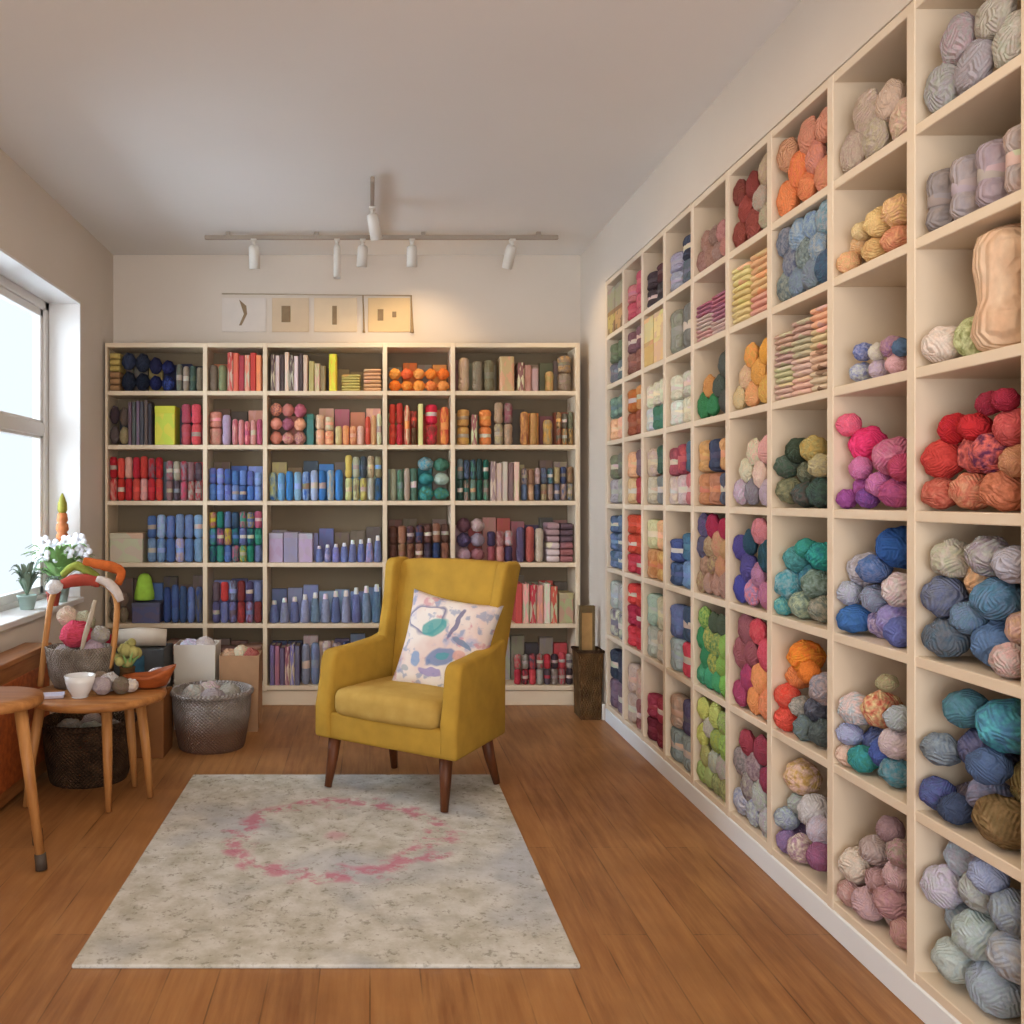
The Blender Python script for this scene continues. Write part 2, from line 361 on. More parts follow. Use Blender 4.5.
def proto(kind, var):
    key = (kind, var)
    if key in PROTO: return PROTO[key]
    random_state = random.getstate(); random.seed(hash((len(kind), var)) & 255)
    bm = B(); kids = []
    if kind == 'yarn_ball':
        ball(bm, (0, 0, 0), 1, 28, (1, 1, [.93, .86, 1][var]), .14)
        for v in bm.verts:
            d = v.co.normalized(); k = 0
            for a in ((1, .3, .5), (-.4, 1, .2), (.2, -.5, 1), (.8, .8, -.7)):
                q = d.dot(Vector(a).normalized()); k = max(k, .045 * math.exp(-(q * 3.2) ** 2))
            v.co += d * k
        o = obj(kind, bm, 'yarn', None, True)
    elif kind == 'yarn_skein':      # unit box footprint, stands on its end
        prof = [(.10, 0), (.30, .01), (.44, .06), (.50, .16), (.49, .30), (.45, .42), (.45, .58), (.49, .70), (.50, .84), (.44, .94), (.30, .99), (.10, 1)]
        lathe(bm, prof, 20)
        for v in bm.verts:
            k = 1 + .10 * noise.noise(Vector((v.co.x * 3 + var, v.co.y * 3, v.co.z * 4))); v.co.x *= k; v.co.y *= k
        o = obj(kind, bm, 'skein', None, True)
        b2 = B(); lathe(b2, [(.462, .40), (.47, .41), (.47, .59), (.462, .60)], 20); kids.append(obj('paper_band', b2, 'band', o, True))
    elif kind == 'yarn_cone':
        lathe(bm, [(.30, 0), (.46, .02), (.50, .06), (.49, .25), (.36, .74), (.30, .80), (.16, .82)], 20)
        o = obj(kind, bm, 'skein', None, True)
        b2 = B(); lathe(b2, [(.17, .81), (.25, .82), (.24, .9), (.20, 1.0), (.14, 1.0)], 16); kids.append(obj('cone_tip', b2, 'band', o, True))
    elif kind == 'book':
        prism(bm, [(-.5, -.5), (-.34, -.56), (.34, -.56), (.5, -.5), (.5, .5), (.42, .5), (.42, -.44), (-.42, -.44), (-.42, .5), (-.5, .5)], 'z', 0, 1)
        o = obj(kind, bm, 'print', None)
        b2 = B(); box(b2, -.41, .41, -.43, .47, .02, .97); kids.append(obj('pages', b2, 'paper', o))
    elif kind == 'box':
        box(bm, -.5, .5, -.5, .5, 0, .86, .02, 1)
        o = obj('yarn_box', bm, 'print', None)
        b2 = B(); box(b2, -.51, .51, -.51, .51, .8, 1, .02, 1); kids.append(obj('lid', b2, 'band', o))
    elif kind == 'folded':
        n = 3
        for i in range(n):
            z0 = i / n + .01
            box(bm, -.5, .5, -.5, .5, z0, (i + 1) / n - .01, .12, 4)
            for v in bm.verts: pass
        box(bm, -.45, .45, .1, .45, .05, .95, .05, 1)
        for v in bm.verts: v.co.x += .03 * noise.noise(v.co * 3 + Vector((var, 0, 0)))
        o = obj('folded_knit', bm, 'knit', None, True)
    C.objects.unlink(o)
    for k in kids: C.objects.unlink(k)
    PROTO[key] = (o, kids); random.setstate(random_state)
    return PROTO[key]
CAT = {'yarn_ball': 'yarn ball', 'yarn_skein': 'yarn skein', 'yarn_cone': 'yarn cone', 'book': 'book', 'box': 'box', 'folded': 'folded knit'}
COUNT = {}
def put(kind, loc, scale, rot, col, tint, label, group, parts=True, bandcol='e6dccc'):
    src, kids = proto(kind, random.randrange(3))
    o = src.copy(); C.objects.link(o); o.location = loc; o.scale = scale; o.rotation_euler = rot
    o.color = vary(col); o['tint'] = [float(x) for x in vary(tint)[:3]]
    tag(o, label, CAT[kind], group)
    if parts:
        for k in kids:
            c = k.copy(); C.objects.link(c); c.parent = o; c.color = vary(bandcol); c['tint'] = [float(x) for x in vary(bandcol)[:3]]
    COUNT[kind] = COUNT.get(kind, 0) + 1
    return o
def fit(f, c, t):
    s_ = f % colph(c, t)
    return s_ if len(s_.split()) <= 16 else f % cname(c)
def colph(c, t):
    a, b = cname(c), cname(t); return a if a == b else a + ' and ' + b

# ------------------------------------------------------------------ bookcase on the back wall
BX = [105, 205, 265, 385, 453, 580]; BY = [345, 393, 447, 503, 565, 626, 688]; ZF = 5.46
bx = [max((x - VX) * ZF / F, XL + .002) for x in BX]; bz = [EYE - (y - VY) * ZF / F for y in BY]
bc = thing('bookcase', 'wide cream open bookcase filled with yarn, standing along the back wall', 'bookcase', (0, ZF, 0))
for i, x in enumerate(bx):
    bm = B(); xx = x + (.007 if i == 0 else -.013 if i == 5 else 0); hw_ = .007 if i == 0 else .013; box(bm, xx - hw_, xx + hw_, 0, .235, .085, bz[0] + .012, .002, 1); obj('upright', bm, 'laminate', bc)
for k, z in enumerate(bz):
    bm = B(); box(bm, bx[0], bx[-1], .003, .225, z - .013, z + .013, .002, 1); obj('shelf_board', bm, 'laminate', bc)
bm = B(); box(bm, bx[0], bx[-1], .228, .236, .09, bz[0]); obj('back_panel', bm, 'backpanel', bc)
bm = B(); box(bm, bx[0], bx[-1], .015, .23, 0, .088, .003, 1); obj('plinth', bm, 'laminate', bc)

# (row, x0, x1, ytop left, ytop right, kind, how many, tiers, colours)
BK = [
 (0,108,121,352,352,'folded',1,2,'8a6a40 5a3a28 b09050'), (0,121,149,350,354,'ball',2,2,'1a2238 10182c 242c4c'), (0,149,174,356,360,'ball',2,2,'12184a 2a3f8a 14183c'), (0,176,203,362,366,'skein',4,1,'6b6f62 9a8f78 3f5548 7a7060'),
 (0,209,227,362,364,'skein',2,1,'7a7560 8a8868'), (0,228,262,353,353,'book',6,1,'c84038 e06048 a8283a d88070 c03028 e0825a'),
 (0,271,308,353,353,'book',8,1,'4a3a3a d8c8b8 3c3030 d8c8b8 4a3a3a e0d0c0 3c3030 c8b8a0'), (0,309,326,357,367,'book',3,1,'a8a060 c8b088 8a7a50'), (0,329,337,351,351,'book',1,1,'e4cc34'), (0,341,361,374,374,'folded',1,2,'c8a860 9a8040'), (0,363,382,368,368,'folded',1,2,'c09070 d0a878'),
 (0,389,450,368,368,'ball',5,2,'f08028 e86a20 f8a040 e86030 f09848'),
 (0,458,470,354,354,'skein',1,1,'c0b08c'), (0,472,495,358,358,'skein',2,1,'8a8068 6e6a54'), (0,499,514,356,356,'book',1,1,'c09a70'), (0,517,538,362,368,'book',3,1,'7a4a40 9a6a5a b08a80'), (0,545,554,370,370,'skein',1,1,'c8a060'), (0,558,572,354,354,'skein',1,2,'8a7a68 a89a88'),
 (1,108,129,404,408,'ball',2,2,'5a4a48 a08868 3a2c34'), (1,129,153,400,400,'book',6,1,'5a4650 3f4a50 6a5a68 3a3a4c 504a48 2c2c38'), (1,155,176,404,404,'box',1,1,'c8cc38'), (1,181,201,402,402,'skein',2,2,'b04858 e85058'),
 (1,208,222,410,410,'skein',1,2,'d89080 b8a0a0'), (1,222,231,414,414,'skein',1,1,'b8a8c0'), (1,232,263,419,419,'skein',5,1,'d06078 e08890 c05070 e8a0a0 b84868'),
 (1,270,306,402,404,'ball',3,3,'d88070 c86a78 e8a888 a05a70 f0b090'), (1,307,314,412,412,'box',1,1,'2f6a68'), (1,315,334,412,418,'skein',2,2,'f0b898 e89068 f0c8a0'), (1,335,364,425,425,'skein',4,1,'e8d090 f0a070 e88860 f0c8a8'), (1,365,383,416,412,'skein',3,1,'d05040 e8b078 d8d0b0'),
 (1,389,403,403,403,'skein',2,2,'d84030 c03830'), (1,404,410,404,404,'skein',1,1,'e8c8a8'), (1,411,417,410,410,'skein',1,2,'5a3a28'), (1,418,423,404,404,'book',1,1,'c8cc90'), (1,425,438,403,403,'skein',1,2,'e02848 c83858'), (1,440,451,406,406,'skein',1,1,'e89048'),
 (1,457,470,408,408,'skein',1,2,'d8a058 e0b878'), (1,471,477,412,412,'book',1,1,'8a4a50'), (1,479,492,408,408,'skein',1,2,'e89048 d8b060'), (1,494,513,402,402,'skein',2,2,'b8a078 988a70'), (1,520,538,410,412,'skein',2,1,'a05038 b88a50'), (1,543,553,418,418,'skein',1,1,'d8a040'), (1,556,577,412,412,'skein',3,2,'6a6454 8a8874 4c4a40'),
 (2,107,163,456,456,'skein',7,2,'c02028 d83028 b01828 e05040 e8a8a0 c82838 d04038'), (2,166,202,460,462,'skein',5,2,'8a6a70 50404a c05068 a8a098 7a8a98'),
 (2,209,262,466,472,'skein',7,2,'4a78c0 6a90d0 5868b8 8098d8 3f60a8'), (2,269,343,472,466,'skein',9,1,'2f70b8 6aa0d8 3a80c8 88b0e0 2a60a8 a8bcd8'), (2,345,382,455,455,'skein',5,2,'c8c090 8a7a58 d8c860 b0b8a0 3a4a58'),
 (2,390,417,468,464,'skein',4,1,'9aa898 6a8a80 b0a890 507068'), (2,418,450,456,458,'ball',2,3,'38a0a8 3f7a60 2f8a90 a8b8b0'),
 (2,457,489,458,458,'skein',5,2,'2c4a44 1f5a50 6a8a80 203c3c 3f7a68'), (2,490,519,460,460,'book',5,1,'8a7a70 b8a8a0 c8b0a0 6a5a58 d8c0b0'), (2,521,577,468,466,'skein',8,2,'5a6a8a b89a70 384060 8a6a50 a08878 505a70'),
 (3,107,144,530,530,'box',1,1,'c8bca0'), (3,147,203,514,514,'skein',6,2,'6a88c8 88a8e0 4a6ab0 a0b8e8 5878b8 7a98d0'),
 (3,209,262,511,511,'skein',7,3,'2f4a70 308a78 4a6ab0 b05878 c8b030 207868 5a70a0'),
 (3,269,313,532,532,'box',3,1,'9a94b0 8a88a0 a8a4b8'), (3,315,383,546,534,'cone',8,1,'6878b8 5a68a8 8088c8 7078b0'),
 (3,389,450,526,522,'skein',7,2,'6a4038 8a6048 503028 a07858 3a2c40 203058'),
 (3,457,485,518,518,'ball',2,3,'b8a0a8 a05a68 50486a 888090 604050'), (3,487,513,530,530,'skein',3,2,'904048 c88a88 3a3050'), (3,516,544,526,526,'skein',3,1,'584868 b85048 c8b0a0'), (3,546,577,522,522,'folded',2,2,'d8c8c0 8a5a58 a88890 504048'),
 (4,107,128,592,592,'ball',2,2,'6a5a50 8a7868'), (4,132,161,601,601,'box',1,1,'50587a'), (4,163,203,584,584,'skein',5,1,'2f4a88 4a68a8 384f80 5a78b8'),
 (4,212,262,580,580,'skein',6,2,'4a4878 6a78b0 584858 c83838 8a98d0 7a2c30'),
 (4,269,383,600,582,'cone',11,1,'6a80a8 8090b8 5a6a98 90a0c0'),
 (4,389,450,594,594,'skein',4,1,'c03840 3a3040'),
 (4,515,557,583,583,'book',6,1,'c8403a e8b0a0 b03038 d89080 e0c8b8 c84840'), (4,558,577,592,592,'box',1,1,'a89878'),
 (5,108,204,640,640,'folded',5,3,'6a5a50 8a7060 585050'), (5,210,262,648,644,'folded',2,3,'9a7060 7a5a50 a87858'),
 (5,270,300,644,644,'book',6,1,'6a5a88 a06078 584868 8a4858 7a78a8 5a5078'), (5,301,320,640,640,'skein',2,1,'8a9ab8 7888a8'), (5,322,383,640,644,'skein',6,2,'384878 2c3860 c8b0b0 e0c0b8'),
 (5,389,450,650,650,'skein',3,1,'3a3040 504a58'),
 (5,514,577,654,652,'skein',8,2,'b82838 3c3038 c84048 a8a098 504a50 888078')]
from collections import defaultdict
cellseq = defaultdict(list)
for (r, x0, x1, yl, yr, kind, n, tiers, cols) in BK:
    cc = cols.split(); kk = {'ball': 'yarn_ball', 'skein': 'yarn_skein', 'cone': 'yarn_cone'}.get(kind, kind)
    base = bz[r + 1] + .0135; col = next(i for i in range(5) if x0 < BX[i + 1])
    Zc = ZF + .085
    X0, X1 = (x0 - VX) * (ZF + .04) / F, (x1 - VX) * (ZF + .04) / F
    X0 = max(X0, bx[col] + .016); X1 = min(X1, bx[col + 1] - (.032 if col == 4 else .018))
    wd = (X1 - X0) / n; j = 0
    for i in range(n):
        yt = yl + (yr - yl) * (i + .5) / n; top = EYE - (yt - VY) * (ZF + .04) / F
        hgt = max(.04, min(top, bz[r] - .016) - base); th = hgt / tiers
        for tr in range(tiers):
            c = cc[(i + tr * 2) % len(cc)]; t2 = cc[(i + 1 + tr) % len(cc)] if (kind in ('ball',) and random.random() < .4) else c
            cellseq[(r, col)].append([X0 + (i + .5) * wd, base + tr * th, wd, th, kk, c, t2, tr, tiers])
for (r, col), its in sorted(cellseq.items()):
    cell_cols = [q[5] for q in its]
    its.sort(key=lambda q: (q[7], q[0])); cnt = {}
    for (x, z, wd, th, kk, c, t2, tr, tiers) in its:
        i = cnt.get(tr, 0); cnt[tr] = i + 1
        tn = ['bottom', 'middle', 'upper'][tr] if tiers > 2 else ['bottom', 'upper'][tr]
        nm = {'yarn_ball': 'yarn ball', 'yarn_skein': 'yarn skein', 'yarn_cone': 'yarn cone', 'folded': 'folded knit', 'box': 'box', 'book': 'upright booklet'}[kk]
        lab = fit('%%s %s, %s from left, %s tier, row %s, column %s, back bookcase' % (nm, ORD[i], tn, NUM[r], NUM[col]), c, t2)
        dp = min(.15, max(.05, wd * 1.1)); y = ZF + .02 + dp / 2; lean = 0
        if kk == 'yarn_ball':
            rr = min(wd, .17) * .5; o = put(kk, (x, ZF + .02 + rr, z + th / 2), (wd * .485, rr, th * .5 / [1, 1, 1][0] * .94), (0, 0, random.uniform(0, 6)), c, t2, lab, 'yarn on the back bookcase')
            o.rotation_euler = (0, 0, 0)
        else:
            if kk in ('book', 'box', 'folded'): dp = .15; y = ZF + .02 + dp / 2
            bc_ = random.choice([c, c, 'c8bcae', 'a8988c', random.choice(cell_cols)]) if kk != 'box' else c
            if kk == 'yarn_cone': bc_ = 'dcdce4'
            hs = random.uniform(.9, 1.0) if tr == tiers - 1 else 1
            put(kk, (x, y, z), (wd * .95, dp, th * hs), (0, 0, 0), c, (t2 if kk != 'book' else random.choice([c, c, 'c8b8a0'])) if random.random() < .6 or kk in ('box', 'folded', 'book') else random.choice(cell_cols), lab, 'yarn on the back bookcase', random.random() < .6 or kk in ('box', 'yarn_cone', 'book'), bc_)

for (r, col), its in sorted(cellseq.items()):
    if (r, col) in ((5, 0), (4, 3), (5, 3), (3, 0)): continue
    X0 = bx[col] + (.035 if col == 0 else .02); X1 = bx[col + 1] - (.035 if col == 4 else .02); zb = bz[r + 1] + .0135; full = bz[r] - .016 - zb
    n = max(3, int((X1 - X0) / .085)); wd = (X1 - X0) / n; cc = [q[5] for q in its]
    for i in range(n):
        c = random.choice(cc + ['6a5a4c', '8a7c6c', '4c4440']); hgt = full * random.uniform(.72, .96) * (.8 if (r, col) in ((3, 2), (4, 2), (0, 2)) else 1)
        lab = '%s upright binder, %s from left at the rear, row %s, column %s, back bookcase' % (cname(c), ORD[i], NUM[r], NUM[col])
        o = put('box', (X0 + (i + .5) * wd, ZF + .20, zb), (wd * .93, .04, hgt), (0, 0, 0), c, c, lab, 'binders at the rear of the bookcase', False)
        o.name = 'binder'; o['category'] = 'binder'

# ------------------------------------------------------------------ cube shelving along the right wall
ZK = [5.085, 4.743, 4.412, 4.08, 3.727, 3.361, 3.007, 2.609, 2.220, 1.828, 1.47, 1.11]
HK = [2.41, 2.108, 1.836, 1.528, 1.186, .84, .472, .085]
cs = thing('cube_shelving', 'tall cream grid of open cubbies full of yarn, built into the right wall', 'shelving', (XR, 3.1, 0))
for z in ZK:
    bm = B(); y = z - 3.1; box(bm, 0, .338, y - .017, y + .017, .07, 2.422, .002, 1); obj('upright', bm, 'laminate_r', cs)
for h in HK:
    bm = B(); box(bm, .002, .335, ZK[-1] - 3.1, ZK[0] - 3.1, h - .013, h + .013, .002, 1); obj('shelf_board', bm, 'laminate_r', cs)
bm = B(); box(bm, .338, .35, ZK[-1] - 3.1, ZK[0] - 3.1, 0, 2.42); obj('back_panel', bm, 'laminate_r', cs)
bm = B(); box(bm, -.004, .33, ZK[-1] - 3.1, ZK[0] - 3.1, 0, .073, .003, 1); obj('plinth', bm, 'plinth', cs)

def relax(items, y0, y1, z0, z1, iters=160, g=.0012, sx=1):
    # items: [X, Y, Z, r]; keeps them inside the cubby, apart from each other, sinking until something holds them
    for it in range(iters):
        for a in items: a[2] -= g
        for i in range(len(items)):
            for j in range(i):
                a, b = items[i], items[j]; d = Vector((a[0] - b[0], a[1] - b[1], a[2] - b[2])); L = d.length or 1e-4; need = (a[3] + b[3]) * .93
                if sx < 1: d.x = 0; L = d.length or 1e-4
                if L < need:
                    d *= (need - L) / L * .5
                    for k in range(3): a[k] += d[k]; b[k] -= d[k]
        for a in items:
            r = a[3] * 1.02
            a[0] = min(max(a[0], XR + r * (.85 if sx == 1 else sx)), XR + .33 - r); a[1] = min(max(a[1], y0 + r), y1 - r); a[2] = min(max(a[2], z0 + r * .97), z1 - r)

def emit(r, c, items, sx=1):
    """items [X, Y, Z, r, col, tint]"""
    its = sorted(items, key=lambda a: a[2]); layers = []
    for a in its:
        if layers and a[2] - layers[-1][0][2] < a[3] * 1.0: layers[-1].append(a)
        else: layers.append([a])
    ln = ['bottom', 'second', 'third', 'fourth', 'fifth', 'sixth', 'seventh']
    for li, L in enumerate(layers):
        L.sort(key=lambda a: a[0] / a[1])
        for i, a in enumerate(L):
            lab = fit('%%s yarn ball, %s from left, %s layer, row %s, column %s, right shelving' % (ORD[i], ln[li], NUM[r], NUM[c]), a[4], a[5])
            q = random.uniform(.94, 1.04)
            put('yarn_ball', a[:3], (a[3] * .97 * sx, a[3] * q, a[3]), ((random.uniform(-.3, .3), random.uniform(-.3, .3), random.uniform(0, 6)) if sx == 1 else (random.uniform(-.5, .5), 0, 0)), a[4], a[5], lab, 'yarn balls in the right shelving')
def cell(r, c): return ZK[c + 1] + .018, ZK[c] - .018, HK[r + 1] + .014, HK[r] - .014

# near cubbies, ball by ball: px, py, radius px, colour, second colour
NEAR = {
 (2,8): '937,349,18,e8e0c8 972,345,19,c8d0b0,8a9a58',
 (3,8): '990,397,11,8c1c34 1007,399,11,941c34 976,424,13,c01c28 953,432,14,b81c28 1011,420,17,d85858,c04048 936,460,17,c42c2c,d04038 974,455,20,e07068,a03c50 995,455,18,d86464,582848 1018,455,14,b88060 936,494,16,cc7458,a85040 969,493,18,d89878,c07058 1004,495,20,cc7a58,a86848',
 (4,8): '956,556,17,b8b0a8 991,553,19,a8aab0,90949c 1016,558,19,b4bccc 983,592,25,d8bc84,a89c80 1002,607,21,5a7cb0,4070a0 939,607,18,60748c 946,640,20,58687c,4c6078 981,650,22,5474ac 1014,631,20,d8b8a4 1016,668,16,b4a0a8,c8b0b0 960,625,16,6484a8',
 (5,8): '970,711,19,44788c 1007,730,25,50a4c4,4080a8 940,744,16,687c90,8094a0 976,755,24,60688c,3c4c80 1000,765,18,405890 929,795,14,44548c 949,798,16,706878,585a78 978,800,19,687898,8088a0 968,825,15,303c60 1009,800,24,8a7448,6c5c34 1010,840,24,806c40,605030',
 (6,8): '955,849,19,a8bccc 953,875,18,b4c4d0 990,875,16,a0b0c4 985,900,20,98a8bc,b0bccc 957,905,20,a8bac8 1012,905,20,8ca0b8 1015,945,24,a4b4c4 985,935,22,9cb0c4,b4c4d4 960,935,20,b0c0cc 990,970,24,98acc4',
 (1,7): '843,262,10,ecc090 858,248,12,f0c898,e0a878 880,222,13,f4cc90 878,246,13,e8b880,d89868 899,215,14,f0c088 899,238,14,e8a878,d88c60 862,228,9,f0d0a0',
 (2,7): '864,347,9,4c5cb0,a8a0d0 862,370,10,9088c8,d0c8e0 879,368,9,c8b8c8 878,349,8,d8c8c0 893,343,10,b08ca0,8c6c90 902,342,8,486c90 897,364,10,d89cb0,e0c0c0',
 (3,7): '850,422,10,f06088 866,443,16,e02868,f03878 895,452,18,b86090,c878a0 903,462,12,b83c60 860,472,10,c878b0 852,490,14,b058a0,a04890 878,483,11,c070b0 870,502,10,6c3890,783c98 897,495,15,b85080,a04078 846,506,9,9c4890',
 (4,7): '892,545,20,1c4c98,2458a8 876,562,14,4060a0,6880b0 856,583,17,c8d0dc,98a4b4 872,592,12,7c90a8 901,585,16,d4ccd4 848,625,14,3060b0 868,628,13,c0b8d4,7868a8 893,625,18,8c84bc,a8a8d4 898,648,13,5c68b0 850,608,11,a8b0c8',
 (5,7): '887,678,9,a8a080 880,705,17,ecc0a0,d86050 851,718,15,e0d4c0,b8c0d0 866,738,16,5468b0,8090c8 900,714,13,a8b0bc 897,743,14,c4c0c8 845,738,11,a0b4d4 880,758,13,4058a8 868,775,13,2c8088,308898 892,785,14,38889c,788c90 848,757,10,dcc8b8',
 (6,7): '891,825,12,907c80 877,850,14,b89c9c 900,852,12,a08484 857,875,15,d8c4c4 880,876,14,a88c8c 898,880,13,c8a0a8 858,900,13,b89c9c 876,902,14,c4a8a8 897,908,15,a88888 866,925,14,b49898 888,935,15,c0a0a0 902,955,13,b09090',
 (3,6): '785,470,10,4c5c50,384c40 787,495,12,7c7c60,586850 800,450,10,2c3c30 815,446,11,c0a060,a89468 822,466,11,c8b080,a89880 803,478,12,787c68,50584c 822,490,13,283c3c,3c5850 805,502,11,304850,504c48 790,510,8,485848',
 (4,6): '808,545,9,2c8c8c 822,555,13,2c9c98,207c88 800,565,12,50a8a8,3c8088 786,585,12,3890a8,88c0c0 805,585,12,2c6890,3c88a0 778,610,8,3c98b0,80b8b0 790,612,11,2c7890,58a098 818,588,12,88a498,586c68 806,612,12,78988c,b8b8a8 822,615,12,607870,a0a898',
 (5,6): '804,658,14,f48428,f09830 812,672,9,e87830 795,680,11,e88850 785,700,10,f05848,e84838 822,690,13,b0a8a8,888890 785,725,10,e85048,d84038 802,712,10,b8b0ac,70787c 820,715,13,5c686c,384050 807,738,10,607078 822,740,12,384450,58605c 795,738,8,e04840',
 (6,6): '802,782,14,e8dcd0,d89c60 780,815,10,a8b0b8,8ca0b0 795,805,9,a4b4bc 812,808,14,c8ccd4,e0dcdc 790,832,12,5890b4,88a8b8 820,828,11,b8bccc 782,850,10,8c78a0 805,848,12,a088a0,d0c8d0 822,850,11,8c5c84 798,868,12,603c74,784c84 818,878,13,988c98,b0a8ac 788,872,8,8c789c',
}
for (r, c), txt in NEAR.items():
    y0, y1, z0, z1 = cell(r, c); items = []; cols = []
    for q in txt.split():
        q = q.split(','); px, py, rp = map(float, q[:3])
        Z = ZK[c]; rr = .05; rp *= 1.22 if c == 6 else 1.12
        for _ in range(4):
            X = XR + rr + .012; Z = X * F / (px - VX); Z = min(Z, y1 - rr); Z = max(Z, y0 + rr); rr = rp * Z / F
        X = min((px - VX) * Z / F, XR + .33 - rr)
        items.append([X, Z, EYE - (py - VY) * Z / F, rr]); cols.append((q[3], q[4] if len(q) > 4 else q[3]))
    relax(items, y0, y1, z0, z1, 45, .0003)
    emit(r, c, [it + list(cl) for it, cl in zip(items, cols)])
# tall beige skein at the near end of the third row
y0, y1, z0, z1 = cell(2, 8)
put('yarn_skein', (XR + .088, 1.985, z0), (.16, .16, .27), (0, 0, 0), 'e6d0b4', 'dcbe9c', 'large beige yarn skein standing tall beside the green ball, row three, right shelving', None, False)

